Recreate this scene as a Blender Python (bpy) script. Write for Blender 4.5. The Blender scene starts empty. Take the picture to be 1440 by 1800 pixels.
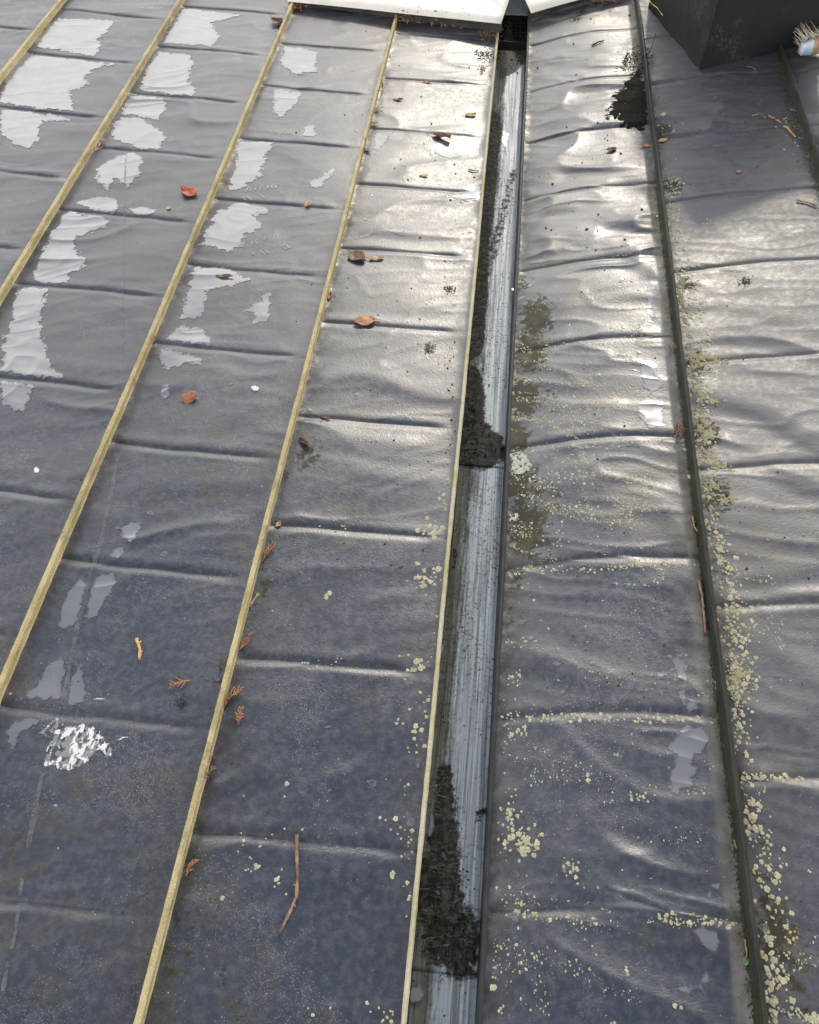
import bpy, bmesh, math, random
import numpy as np
from mathutils import Vector, Matrix

random.seed(7); RNG = np.random.default_rng(11)
sc = bpy.context.scene
COL = sc.collection

# ------------------------------------------------------------------ camera
FPX, W0, H0 = 1443.0, 1440.0, 1800.0
PITCH, YAW, CAMH = math.radians(54.135), math.radians(6.141), 1.42
cam_d = bpy.data.cameras.new('camera')
cam = bpy.data.objects.new('camera', cam_d); COL.objects.link(cam)
cam.location = (0, 0, CAMH)
cam.rotation_euler = (math.radians(90) - PITCH, 0, YAW)
cam_d.sensor_fit = 'VERTICAL'; cam_d.sensor_height = 36.0
cam_d.lens = 36.0 * FPX / H0
cam_d.clip_start = 0.02; cam_d.clip_end = 2000
sc.camera = cam

# ------------------------------------------------------------------ sky, sun, exposure
SUN_AZ, SUN_EL = math.radians(6.0), math.radians(32.0)      # azimuth from +Y towards +X
w = bpy.data.worlds.new('World'); sc.world = w; w.use_nodes = True
nt = w.node_tree; nt.nodes.clear()
out = nt.nodes.new('ShaderNodeOutputWorld'); bg = nt.nodes.new('ShaderNodeBackground')
sky = nt.nodes.new('ShaderNodeTexSky'); sky.sky_type = 'NISHITA'; sky.sun_disc = False
sky.sun_elevation = SUN_EL; sky.sun_rotation = SUN_AZ
sky.air_density = 1.0; sky.dust_density = 1.0; sky.ozone_density = 1.0
# broken bright cloud all round, closing up towards the horizon, clear blue overhead
hs = nt.nodes.new('ShaderNodeHueSaturation'); hs.inputs['Saturation'].default_value = 0.75
tc = nt.nodes.new('ShaderNodeTexCoord'); nz = nt.nodes.new('ShaderNodeTexNoise')
nz.inputs['Scale'].default_value = 2.4; nz.inputs['Detail'].default_value = 7; nz.inputs['Roughness'].default_value = .55
sx = nt.nodes.new('ShaderNodeSeparateXYZ'); nt.links.new(tc.outputs['Generated'], sx.inputs[0])
nt.links.new(tc.outputs['Generated'], nz.inputs['Vector'])
ma = nt.nodes.new('ShaderNodeMath'); ma.operation = 'MULTIPLY_ADD'; ma.inputs[1].default_value = -2.1; ma.inputs[2].default_value = 1.44
nt.links.new(sx.outputs['Z'], ma.inputs[0])
mb = nt.nodes.new('ShaderNodeMath'); mb.operation = 'ADD'; nt.links.new(ma.outputs[0], mb.inputs[0]); nt.links.new(nz.outputs['Fac'], mb.inputs[1])
rmp = nt.nodes.new('ShaderNodeMapRange'); rmp.interpolation_type = 'SMOOTHSTEP'
rmp.inputs['From Min'].default_value = .30; rmp.inputs['From Max'].default_value = .80; nt.links.new(mb.outputs[0], rmp.inputs['Value'])
mul = nt.nodes.new('ShaderNodeMix'); mul.data_type = 'RGBA'; mul.inputs[7].default_value = (15.0, 14.7, 14.4, 1)
nt.links.new(sky.outputs['Color'], hs.inputs['Color']); nt.links.new(hs.outputs['Color'], mul.inputs[6])
nt.links.new(rmp.outputs['Result'], mul.inputs['Factor']); nt.links.new(mul.outputs[2], bg.inputs['Color'])
bg.inputs['Strength'].default_value = 0.15
nt.links.new(bg.outputs[0], out.inputs['Surface'])

sd = bpy.data.lights.new('sun', 'SUN'); sd.energy = 1.5; sd.angle = math.radians(4.0); sd.color = (1.0, .90, .74)
so = bpy.data.objects.new('sun', sd); COL.objects.link(so); so.location = (1, 8, 6)
sdir = Vector((math.sin(SUN_AZ)*math.cos(SUN_EL), math.cos(SUN_AZ)*math.cos(SUN_EL), math.sin(SUN_EL)))
so.rotation_euler = sdir.to_track_quat('Z', 'Y').to_euler()

sc.view_settings.view_transform = 'Standard'; sc.view_settings.look = 'None'
sc.view_settings.exposure = -0.06; sc.view_settings.gamma = 1.0
sc.view_settings.use_curve_mapping = False
sc.render.engine = 'CYCLES'; sc.cycles.use_denoising = True; sc.cycles.max_bounces = 6
sc.cycles.sample_clamp_indirect = 6

# ------------------------------------------------------------------ numeric noise
def _h(ix, iy, s):
    n = (ix.astype(np.int64)*374761393 + iy.astype(np.int64)*668265263 + s*982451653) & 0x7fffffff
    n = ((n ^ (n >> 13))*1274126177) & 0x7fffffff
    return ((n ^ (n >> 16)) & 0xffff)/65535.0
def vn(x, y, s=0):
    x = np.asarray(x, float); y = np.asarray(y, float)
    ix, iy = np.floor(x), np.floor(y); fx, fy = x-ix, y-iy
    u = fx*fx*fx*(fx*(fx*6-15)+10); v = fy*fy*fy*(fy*(fy*6-15)+10)
    a, b, c, d = _h(ix, iy, s), _h(ix+1, iy, s), _h(ix, iy+1, s), _h(ix+1, iy+1, s)
    return (a*(1-u)+b*u)*(1-v)+(c*(1-u)+d*u)*v
def fbm(x, y, s=0, o=3, g=.5):
    t, a, n = 0, 1, 0
    for k in range(o):
        t = t + a*vn(np.asarray(x)*2**k+k*17.3, np.asarray(y)*2**k+k*9.1, s+k); n += a; a *= g
    return t/n
def sstep(a, b, x):
    t = np.clip((np.asarray(x, float)-a)/(b-a), 0, 1); return t*t*(3-2*t)

# ------------------------------------------------------------------ pixel -> place
fh = np.array([-math.sin(YAW), math.cos(YAW), 0.]); UPV = np.array([0, 0, 1.])
RV = np.cross(fh, UPV); FV = fh*math.cos(PITCH)-UPV*math.sin(PITCH); UV = np.cross(RV, FV)
XE, XF, XG, XH = -.020, .095, .475, .882
SEAMS_L = [-1.641, -1.214, -.797, -.400]
def zbase(x):
    x = np.asarray(x, float)
    u = np.clip(x-XF, 0, .38)
    return np.where(x < 0, .03*np.clip(XE-x, 0, None), .28*u-.197*u*u+.185*np.clip(x-XG, 0, None))
def zb1(x):
    if x < 0: return .03*max(0., XE-x)
    u = min(max(x-XF, 0.), .38); return .28*u-.197*u*u+.185*max(0., x-XG)
def plan(px, py, zfn=zb1):
    d = FV*FPX+RV*(px-W0/2)-UV*(py-H0/2); z = 0.
    for _ in range(30):
        t = (z-CAMH)/d[2]; z = zfn(d[0]*t)
    return d[0]*t, d[1]*t
def mpp(py):            # metres per photo pixel near row py
    return CAMH/math.cos(PITCH)/(py+1096.)
GZ = -.070              # gutter floor height
def plan_g(px, py): return plan(px, py, lambda x: GZ+.002)

# cross joints of every bay, read off the photograph at mid-bay
def lines_from(pxs, y0=-.42, y1=4.0):
    ys = sorted(plan(*p)[1] for p in pxs); d = (ys[-1]-ys[0])/(len(ys)-1)
    while ys[0] > y0: ys.insert(0, ys[0]-d)
    while ys[-1] < y1: ys.append(ys[-1]+d)
    return ys
BAYS = {}
def bay(k, xl, xr, pxs, kk, amp, full):
    BAYS[k] = dict(xl=xl, xr=xr, ys=np.array(lines_from(pxs)), k=kk, amp=amp, full=full, seed=len(BAYS)*13+3)
bay('z', -2.07, -1.641, [(20, 50), (-60, 135), (-160, 240)], 0, .9, False)
bay('a', -1.641, -1.214, [(200, 27), (120, 101), (45, 195), (20, 303)], -.02, .9, False)
bay('b', -1.214, -.797, [(405, 18), (372, 90), (333, 173), (285, 270), (222, 380), (155, 510), (105, 675), (60, 870)], 0, .9, False)
bay('c', -.797, -.400, [(590, 85), (562, 160), (530, 254), (500, 361), (462, 478), (405, 617), (338, 793), (262, 1000), (170, 1262), (60, 1590)], .0, .8, False)
bay('d', -.400, XE, [(790, 65), (780, 145), (760, 235), (745, 332), (725, 445), (700, 575), (650, 740), (620, 933), (580, 1168), (520, 1478)], .04, 1.0, False)
bay('f', XF, XG, [(1030, 62), (1035, 143), (1040, 233), (1045, 335), (1047, 460), (1050, 603), (1055, 777), (1060, 991), (1075, 1264), (1090, 1616)], .02, 1.9, True)
bay('g', XG, XH, [(1310, 345), (1320, 469), (1325, 634), (1350, 824), (1370, 1070), (1390, 1378), (1400, 1790)], 0, 1.8, True)
bay('h', XH, 1.29, [(1440, 220), (1480, 330)], 0, 1.5, True)

def line_y(b, x, j=0):
    xm = (b['xl']+b['xr'])/2
    arc = .012*(1-((x-xm)/(.5*(b['xr']-b['xl'])))**2) if b['full'] else 0
    return b['k']*(x-xm)+arc+.012*(fbm(x*7, np.full_like(x, 1.7)+j*3.1, b['seed'], 2)-.5)
def creases(b, x, y):
    sd_ = b['seed']; cy_ = y*(30 if b['full'] else 24)+3.4*fbm(x*3.2+2, y*3.2, sd_+12, 3)+x*(5 if b['full'] else -6); cx_ = x*5.5+1.3*fbm(x*6, y*6, sd_+13, 2)
    return (1-np.abs(2*vn(cx_, cy_, sd_+14)-1))**3, (1-np.abs(2*vn(cx_*1.3+7, cy_*.7+3, sd_+15)-1))**3.5
def surf_b(b, x, y):
    x, y = np.broadcast_arrays(np.asarray(x, float), np.asarray(y, float))
    s = (x-b['xl'])/(b['xr']-b['xl']); sd_ = b['seed']
    z = zbase(x).copy()
    # soft wrinkles and buckles, running mostly across the bay
    wx = x*5+1.6*fbm(x*3+5, y*3, sd_, 2); wy = y*11+2.6*fbm(x*2.4, y*2.4+9, sd_+1, 2)+x*(2.0 if b['full'] else -2.5)
    n = fbm(wx, wy, sd_+2, 2); r = 1-np.abs(2*vn(wx*.8+3, wy*.9, sd_+4)-1)
    edge = sstep(0, .06, s)*sstep(0, .06, 1-s)
    z += edge*b['amp']*(.0042*(n-.5)+.0038*(r**2-.35)*sstep(.35, .65, fbm(x*3.5, y*3.5, sd_+8, 2)))
    c1, c2 = creases(b, x, y)
    area = sstep(.38, .62, fbm(x*4, y*4, sd_+16, 2))
    z += edge*(.0014 if b['full'] else .0008)*(c1*(.35+.65*area)+1.1*c2*(1-.5*area)-.4)
    z += edge*.0050*(fbm(x*2.2, y*2.2, sd_+6, 2)-.5)
    # cross joints: a soft groove with a raised near lip
    ly = line_y(b, x); ys = b['ys']
    i = np.clip(np.searchsorted(ys, (y-ly).ravel()).reshape(x.shape), 1, len(ys)-1)
    lo = (y-ly)-ys[i-1]; hi = (y-ly)-ys[i]
    fade = sstep(.0, .04, s)*((1-.92*sstep(.82, .93, s)) if not b['full'] else sstep(0, .03, 1-s))
    fade = fade*(.65+.7*fbm(x*6, np.where(np.abs(lo) < np.abs(hi), i-1, i)*5.3, sd_+9, 2))
    for v in (lo, hi):
        z += fade*.0027*(-np.exp(-(v/np.where(v > 0, .0066, .0100))**2)+.08*np.exp(-((v+.014)/.010)**2)+.35*np.exp(-((v-.019)/.013)**2))
    z += .0025*(np.exp(-s*(b['xr']-b['xl'])/.006)+np.exp(-(1-s)*(b['xr']-b['xl'])/.006))
    return z
def surf(x, y):
    x, y = np.broadcast_arrays(np.atleast_1d(np.asarray(x, float)), np.atleast_1d(np.asarray(y, float)))
    z = np.array(zbase(x), float)
    for b in BAYS.values():
        m = (x >= b['xl']) & (x < b['xr'])
        if m.any(): z[m] = surf_b(b, x[m], y[m])
    return z
def S(x, y):
    for b in BAYS.values():
        if b['xl'] <= x < b['xr']:
            if 'grid' not in b:
                gx = np.linspace(b['xl'], b['xr'], 110); gy = np.arange(-.6, 4.6, .004)
                b['grid'] = surf_b(b, gx[:, None], gy[None, :]).tolist(); b['gs'] = 109/(b['xr']-b['xl'])
            u = (x-b['xl'])*b['gs']; v = (min(max(y, -.59), 4.58)+.6)/.004; i = min(int(u), 108); j = int(v); u -= i; v -= j; g_ = b['grid']
            return (g_[i][j]*(1-u)+g_[i+1][j]*u)*(1-v)+(g_[i][j+1]*(1-u)+g_[i+1][j+1]*u)*v
    return zb1(x)
def at(px, py, up=0.0):
    x, y = plan(px, py); return Vector((x, y, S(x, y)+up))

# ------------------------------------------------------------------ node helpers and materials
class NT:
    def __init__(s, name):
        s.m = bpy.data.materials.new(name); s.m.use_nodes = True; s.t = s.m.node_tree
        s.b = s.t.nodes['Principled BSDF']
        g = s.t.nodes.new('ShaderNodeNewGeometry'); s.pos = g.outputs['Position']
    def put(s, sock, v):
        if isinstance(v, bpy.types.NodeSocket): s.t.links.new(v, sock)
        else:
            if isinstance(v, tuple) and len(v) == 3 and sock.type == 'RGBA': v = v+(1,)
            sock.default_value = v
    def scaled(s, v):
        n = s.t.nodes.new('ShaderNodeVectorMath'); n.operation = 'MULTIPLY'; s.put(n.inputs[0], s.pos); n.inputs[1].default_value = v
        return n.outputs[0]
    def noise(s, scale, detail=3, rough=.55, vec=None, dist=0.0):
        n = s.t.nodes.new('ShaderNodeTexNoise'); s.put(n.inputs['Vector'], vec or s.pos)
        n.inputs['Scale'].default_value = scale; n.inputs['Detail'].default_value = detail
        n.inputs['Roughness'].default_value = rough; n.inputs['Distortion'].default_value = dist
        return n.outputs['Fac']
    def voro(s, scale, vec=None):
        n = s.t.nodes.new('ShaderNodeTexVoronoi'); s.put(n.inputs['Vector'], vec or s.pos); n.inputs['Scale'].default_value = scale
        return n.outputs['Distance'], n.outputs['Color']
    def ramp(s, v, a, b, lo=0.0, hi=1.0):
        n = s.t.nodes.new('ShaderNodeMapRange'); n.interpolation_type = 'SMOOTHSTEP'
        s.put(n.inputs['Value'], v); n.inputs['From Min'].default_value = a; n.inputs['From Max'].default_value = b
        n.inputs['To Min'].default_value = lo; n.inputs['To Max'].default_value = hi
        return n.outputs['Result']
    def mix(s, f, a, b):
        n = s.t.nodes.new('ShaderNodeMix'); n.data_type = 'RGBA'
        s.put(n.inputs['Factor'], f); s.put(n.inputs[6], a); s.put(n.inputs[7], b); return n.outputs[2]
    def math(s, op, a, b=0.0):
        n = s.t.nodes.new('ShaderNodeMath'); n.operation = op; s.put(n.inputs[0], a); s.put(n.inputs[1], b); return n.outputs[0]
    def xyz(s):
        n = s.t.nodes.new('ShaderNodeSeparateXYZ'); s.put(n.inputs[0], s.pos); return n.outputs
    def bump(s, h, strength=.3, dist=.001, normal=None):
        n = s.t.nodes.new('ShaderNodeBump'); s.put(n.inputs['Height'], h); n.inputs['Strength'].default_value = strength
        n.inputs['Distance'].default_value = dist
        if normal: s.put(n.inputs['Normal'], normal)
        return n.outputs[0]
    def fin(s, col, rough=.6, normal=None, spec=.5, metal=0.0, ior=1.5):
        s.put(s.b.inputs['Base Color'], col); s.put(s.b.inputs['Roughness'], rough)
        if normal: s.put(s.b.inputs['Normal'], normal)
        s.put(s.b.inputs['Specular IOR Level'], spec); s.put(s.b.inputs['Metallic'], metal); s.b.inputs['IOR'].default_value = ior
        return s.m
M = {}
def m_roof():
    n = NT('weathered_roof_metal')
    at_ = n.t.nodes.new('ShaderNodeAttribute'); at_.attribute_name = 'grime'; gr = at_.outputs['Fac']
    big = n.noise(1.7, 4, .6); mid = n.noise(7, 4, .6, dist=.4); fine = n.noise(70, 4, .65); grit = n.noise(330, 2, .6)
    col = n.mix(mid, (.014, .018, .032), (.030, .035, .052))
    col = n.mix(n.ramp(fine, .42, .72, 0, .45), col, (.066, .071, .084))
    a2 = n.t.nodes.new('ShaderNodeAttribute'); a2.attribute_name = 'dust'; du = n.math('MULTIPLY', a2.outputs['Fac'], n.ramp(n.noise(5, 5, .65), .25, .6, .45, 1.0))
    col = n.mix(du, col, (.115, .108, .098))
    stain = n.math('MULTIPLY', n.ramp(n.noise(3.1, 5, .65, dist=.8), .50, .66), n.ramp(n.noise(19, 4, .6), .35, .65))
    col = n.mix(n.math('MULTIPLY', stain, .8), col, (.046, .037, .017))
    # dried films: pale, finely broken outlines
    dry = n.ramp(n.noise(11, 6, .68, dist=.6), .60, .635); col = n.mix(n.math('MULTIPLY', dry, .30), col, (.105, .110, .118))
    a3 = n.t.nodes.new('ShaderNodeAttribute'); a3.attribute_name = 'algae'
    al = n.ramp(n.math('ADD', a3.outputs['Fac'], n.math('MULTIPLY', n.math('SUBTRACT', n.noise(60, 8, .74, dist=.3), .5), 2.2)), .50, .78)
    col = n.mix(n.math('MULTIPLY', al, .9), col, n.mix(n.ramp(n.noise(21, 5, .7), .45, .65), (.040, .035, .018), (.090, .080, .032)))
    # dirt gathered along the seams
    g2 = n.math('MULTIPLY', gr, n.ramp(n.noise(30, 5, .7), .28, .6)); col = n.mix(n.math('MULTIPLY', g2, .9), col, (.022, .018, .010))
    # fine pale grit lying in drifts
    def specks(scale, a, b, lo, hi, mscale):
        d, c = n.voro(scale); sep = n.t.nodes.new('ShaderNodeSeparateColor'); n.put(sep.inputs[0], c)
        sp = n.math('MULTIPLY', n.ramp(d, a, b, 1, 0), n.ramp(sep.outputs[0], lo, hi))
        return n.math('MULTIPLY', sp, n.ramp(n.noise(mscale, 5, .75), .49, .64))
    sp1 = specks(250, .16, .30, .60, .70, 6.5); sp2 = specks(120, .10, .2, .7, .75, 3.2); sp3 = specks(420, .2, .36, .5, .6, 4.3)
    speck = n.math('MAXIMUM', n.math('MAXIMUM', sp1, sp2), sp3)
    col = n.mix(n.math('MULTIPLY', speck, .62), col, (.24, .245, .26))
    rough = n.math('ADD', n.ramp(big, .3, .7, .30, .41), n.ramp(fine, .3, .7, -.04, .07))
    rough = n.math('SUBTRACT', rough, n.math('MULTIPLY', dry, .05))
    rough = n.math('ADD', rough, n.math('MULTIPLY', du, .50))
    b1 = n.bump(n.noise(150, 3, .6), .30, .0012); b2 = n.bump(n.math('ADD', grit, n.math('MULTIPLY', speck, 1.5)), .30, .0010, b1)
    cov = n.math('MAXIMUM', al, n.math('MULTIPLY', g2, .8)); rough = n.math('ADD', rough, n.math('MULTIPLY', cov, .22))
    return n.fin(col, rough, b2, n.ramp(cov, 0, 1, .5, .10), 0, 2.03)
M['roof'] = m_roof()
def edge_alpha(n, w_, amp, scale, lo=0.0, hi=1.0):
    """thin films feather out towards their rim"""
    a = n.t.nodes.new('ShaderNodeAttribute'); a.attribute_name = 'depth'
    v = n.math('ADD', n.math('MULTIPLY', a.outputs['Fac'], 1/w_), n.math('MULTIPLY', n.math('SUBTRACT', n.noise(scale, 6, .7, dist=.4), .5), amp))
    n.put(n.b.inputs['Alpha'], n.ramp(v, .0, 1.0, lo, hi))
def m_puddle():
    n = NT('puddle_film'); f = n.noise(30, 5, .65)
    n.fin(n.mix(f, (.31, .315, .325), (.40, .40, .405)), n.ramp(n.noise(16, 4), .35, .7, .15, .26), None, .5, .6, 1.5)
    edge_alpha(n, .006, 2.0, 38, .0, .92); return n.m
M['puddle'] = m_puddle()
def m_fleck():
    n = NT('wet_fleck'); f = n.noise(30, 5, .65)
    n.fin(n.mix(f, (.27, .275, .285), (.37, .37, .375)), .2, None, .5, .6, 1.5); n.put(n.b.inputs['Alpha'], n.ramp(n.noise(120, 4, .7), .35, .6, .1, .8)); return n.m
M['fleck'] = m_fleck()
def m_seam(name, a, b, c, ms):
    n = NT(name); f = n.noise(26, 6, .75, vec=n.scaled((1, .35, 1))); g = n.noise(260, 4, .75)
    col = n.mix(n.ramp(f, .35, .65), a, b); col = n.mix(n.ramp(n.noise(7, 5, .75), .50, .66, 0, .85), col, c)
    col = n.mix(n.ramp(n.noise(45, 6, .8, vec=n.scaled((2.5, .5, 2.5))), .52, .70, 0, .55), col, tuple(.45*q for q in c))
    col = n.mix(n.ramp(g, .52, .74, 0, .6), col, tuple(min(1, 1.6*q) for q in b))
    return n.fin(col, .6, n.bump(n.math('ADD', g, n.noise(60, 4, .7)), ms, .0022), .4)
M['seam'] = m_seam('lichen_coated_seam', (.36, .295, .135), (.55, .46, .26), (.25, .215, .125), .6)
M['seam_dark'] = m_seam('mossy_dark_seam', (.012, .014, .011), (.030, .033, .024), (.030, .040, .012), .9)
M['lip'] = m_seam('gutter_edge_fold', (.40, .37, .24), (.52, .48, .36), (.36, .33, .06), .5)
def m_gutter():
    n = NT('galvanised_gutter_metal'); x = n.xyz()
    at_ = n.t.nodes.new('ShaderNodeAttribute'); at_.attribute_name = 'sooty_black'; so_ = at_.outputs['Fac']
    st = n.noise(60, 4, .7, vec=n.scaled((3.0, .05, 1)), dist=.5); st2 = n.noise(150, 2, .6, vec=n.scaled((2.2, .03, 1)))
    col = n.mix(n.ramp(st, .38, .62), (.17, .195, .22), (.42, .47, .52)); col = n.mix(n.ramp(st2, .55, .68, 0, .6), col, (.55, .60, .65))
    side = n.math('ADD', n.ramp(x[0], -.022, .080, 1.10, 0.0), n.math('MULTIPLY', n.math('SUBTRACT', n.noise(20, 5, .7, vec=n.scaled((2.0, .25, 1))), .5), 1.3))
    side = n.math('ADD', side, n.math('MULTIPLY', n.math('SUBTRACT', n.noise(190, 3, .7, vec=n.scaled((1, .5, 1))), .5), .7))
    dirt = n.ramp(side, .40, .95)
    dcol = n.mix(n.ramp(st, .35, .6), (.030, .031, .022), (.115, .118, .095)); dcol = n.mix(n.ramp(st2, .5, .7, 0, .6), dcol, (.16, .17, .15))
    col = n.mix(n.math('MULTIPLY', dirt, .95), col, dcol)
    fl = n.ramp(n.noise(150, 4, .75), .53, .60); col = n.mix(n.math('MULTIPLY', fl, n.ramp(n.noise(9, 3, .6), .38, .65, .10, .85)), col, (.030, .029, .022))
    d, c = n.voro(95); sep = n.t.nodes.new('ShaderNodeSeparateColor'); n.put(sep.inputs[0], c)
    col = n.mix(n.math('MULTIPLY', n.ramp(d, .10, .22, 1, 0), n.ramp(sep.outputs[0], .78, .82)), col, (.014, .013, .010))
    sooty_black = n.ramp(n.math('ADD', so_, n.math('MULTIPLY', n.math('SUBTRACT', n.noise(70, 7, .78), .5), 2.1)), .40, .72)
    vein = n.ramp(n.math('ABSOLUTE', n.math('SUBTRACT', n.noise(30, 5, .7, vec=n.scaled((.6, 1.6, 1)), dist=.8), .5)), .0, .012, 1, 0)
    scol = n.mix(n.math('MULTIPLY', vein, n.ramp(n.noise(20, 3, .6), .40, .5)), n.mix(n.ramp(n.noise(75, 5, .75), .45, .62), (.010, .0095, .0075), (.052, .050, .038)), (.17, .18, .16))
    col = n.mix(n.math('MULTIPLY', sooty_black, .97), col, scol)
    rough = n.math('ADD', .55, n.math('MULTIPLY', dirt, .2)); cover = n.math('MAXIMUM', dirt, sooty_black)
    return n.fin(col, rough, n.bump(n.math('ADD', n.noise(180, 3), sooty_black), .25, .001), n.ramp(cover, 0, 1, .5, .12), n.ramp(cover, 0, 1, .35, .0))
M['gutter'] = m_gutter()
def simple(name, a, b, scale=30, rough=.6, bs=.3, bd=.001, spec=.5, metal=0.0, detail=4):
    n = NT(name); f = n.noise(scale, detail, .65)
    return n.fin(n.mix(n.ramp(f, .3, .7), a, b), rough, n.bump(n.noise(scale*3, 3), bs, bd), spec, metal)
M['wall'] = simple('gutter_side_metal', (.012, .013, .014), (.03, .032, .035), 20, .6)
def m_silt():
    n = NT('black_silt'); v = n.noise(45, 5, .75, dist=1.2); ridge = n.math('ABSOLUTE', n.math('SUBTRACT', v, .5))
    col = n.mix(n.ramp(ridge, .0, .010, 1, 0), (.010, .009, .008), (.10, .105, .095)); col = n.mix(n.ramp(n.noise(160, 3, .7), .55, .7, 0, .35), col, (.07, .068, .05))
    return n.fin(col, n.ramp(n.noise(12, 3), .4, .65, .35, .7), n.bump(n.noise(120, 4, .7), .3, .001), .5)
M['black_film'] = m_silt()
M['wet_black'] = simple('wet_black_sludge', (.006, .006, .005), (.014, .013, .010), 60, .38, .3)
M['sooty_black'] = simple('matt_black', (.006, .006, .005), (.018, .016, .012), 90, .85, .4, .001, .08)
M['cap'] = simple('pale_capping_metal', (.72, .69, .61), (.84, .81, .74), 14, .5, .25, .001)
M['cap_shade'] = simple('under_capping_shade', (.02, .02, .02), (.05, .05, .045), 20, .6)  # near-black base colour paints the shade below the capping sheets
def m_box():
    n = NT('black_box_cladding'); f = n.noise(9, 5, .7); g = n.noise(120, 4, .7)
    col = n.mix(f, (.009, .010, .012), (.018, .019, .021)); col = n.mix(n.math('MULTIPLY', n.ramp(n.noise(6, 4, .6), .5, .66), n.ramp(g, .45, .65)), col, (.075, .058, .042))
    return n.fin(col, n.ramp(f, .3, .7, .5, .68), n.bump(g, .35, .0015), .25)
M['box'] = m_box()
M['hood'] = simple('blue_grey_sheet', (.20, .235, .28), (.34, .38, .43), 30, .5)
M['lead'] = simple('grey_flashing_lead', (.05, .053, .058), (.09, .094, .10), 18, .5)
M['wood'] = simple('worn_painted_wood', (.30, .17, .09), (.50, .42, .30), 25, .55)
M['woodend'] = simple('flaking_blue_paint', (.34, .44, .55), (.62, .66, .70), 40, .5)
M['bristle'] = simple('pale_bristle', (.42, .37, .28), (.62, .56, .46), 60, .6)
_n = NT('white_smear'); _n.fin(_n.mix(_n.noise(80, 4), (.55, .57, .57), (.80, .80, .78)), .7, _n.bump(_n.noise(200, 3), .3, .001), .3); edge_alpha(_n, .003, 2.0, 150, .0, 1.0); M['white'] = _n.m
_n = NT('thin_grey_smear'); _n.fin(_n.mix(_n.noise(120, 4), (.20, .22, .23), (.36, .38, .39)), .5, None, .4); edge_alpha(_n, .003, 2.4, 110, .0, .8); M['greyflake'] = _n.m
def m_lichen(name, a, b, c):
    n = NT(name); o = n.t.nodes.new('ShaderNodeAttribute'); o.attribute_name = 'tone'
    col = n.mix(o.outputs['Fac'], a, b); col = n.mix(n.ramp(n.noise(260, 3, .7), .5, .7, 0, .6), col, c)
    return n.fin(col, .9, n.bump(n.noise(420, 3, .7), .7, .001), .15)
M['lichen'] = m_lichen('pale_lichen', (.29, .27, .155), (.58, .545, .39), (.20, .19, .10))
M['crust'] = m_lichen('yellow_green_crust', (.20, .19, .10), (.48, .45, .31), (.12, .12, .06))
M['mint'] = m_lichen('mint_lichen', (.30, .33, .26), (.58, .63, .54), (.20, .21, .15))
M['dirt'] = simple('dark_crumbs', (.02, .017, .012), (.07, .055, .04), 300, .8, .5)
_n = NT('scraped_line'); _n.fin(_n.mix(_n.noise(90, 4), (.15, .155, .155), (.27, .275, .265)), .45, None, .5, 0, 1.7); _n.put(_n.b.inputs['Alpha'], _n.ramp(_n.noise(38, 5, .7), .32, .66, .0, .5)); M['chalk'] = _n.m
def leafmat(name, a, b, rough=.5):
    n = NT(name); f = n.noise(55, 4, .65)
    return n.fin(n.mix(n.ramp(f, .3, .7), a, b), rough, n.bump(n.noise(240, 3), .4, .001), .4)
M['leaf_red'] = leafmat('red_brown_leaf', (.34, .075, .035), (.50, .15, .08))
M['leaf_orange'] = leafmat('orange_brown_leaf', (.34, .14, .075), (.50, .25, .15))
M['leaf_brown'] = leafmat('dark_brown_leaf', (.11, .058, .036), (.25, .14, .09))
M['leaf_tan'] = leafmat('tan_leaf', (.45, .29, .13), (.62, .46, .26))
M['sprig'] = leafmat('dry_conifer_sprig', (.25, .095, .04), (.48, .22, .10))
M['sprig_dark'] = leafmat('dark_conifer_sprig', (.14, .07, .045), (.26, .14, .09))
M['twig'] = leafmat('brown_twig', (.12, .070, .046), (.36, .24, .16), .7)
M['twig_pale'] = leafmat('pale_twig', (.45, .27, .10), (.68, .48, .24), .7)
M['green'] = leafmat('small_green_leaf', (.12, .26, .12), (.22, .40, .20))
M['moss'] = simple('moss', (.02, .03, .008), (.06, .085, .02), 200, .9, .8, .002)
M['deck'] = simple('timber_deck', (.10, .08, .06), (.16, .13, .10), 8, .8)
M['ground'] = simple('ground_grass', (.04, .055, .025), (.075, .09, .04), .6, .9)

# ------------------------------------------------------------------ object helpers
def link(name, me, mat, parent=None, smooth=True):
    o = bpy.data.objects.new(name, me); COL.objects.link(o)
    if mat: me.materials.append(M[mat])
    if smooth and len(me.polygons): me.polygons.foreach_set('use_smooth', [True]*len(me.polygons))
    if parent: o.parent = parent
    return o
def mesh(name, v, f):
    me = bpy.data.meshes.new(name); me.from_pydata([tuple(map(float, p)) for p in v], [], f); me.update(); return me
def empty(name, loc=(0, 0, 0), label=None, cat=None, group=None):
    o = bpy.data.objects.new(name, None); COL.objects.link(o); o.location = loc; o.empty_display_size = .02
    if label: tag(o, label, cat, group)
    return o
def tag(o, label, cat, group=None):
    o['label'] = label; o['category'] = cat
    if group: o['group'] = group
    return o
def box(name, lo, hi, mat, parent=None, bev=.002, rot=None, piv=None):
    bm = bmesh.new(); bmesh.ops.create_cube(bm, size=1)
    lo, hi = Vector(lo), Vector(hi); c = (lo+hi)/2
    for v in bm.verts: v.co = Vector((v.co.x*(hi.x-lo.x), v.co.y*(hi.y-lo.y), v.co.z*(hi.z-lo.z)))+c
    if bev: bmesh.ops.bevel(bm, geom=bm.edges[:], offset=bev, segments=2, affect='EDGES')
    me = bpy.data.meshes.new(name); bm.to_mesh(me); bm.free()
    return link(name, me, mat, parent, False)
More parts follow.
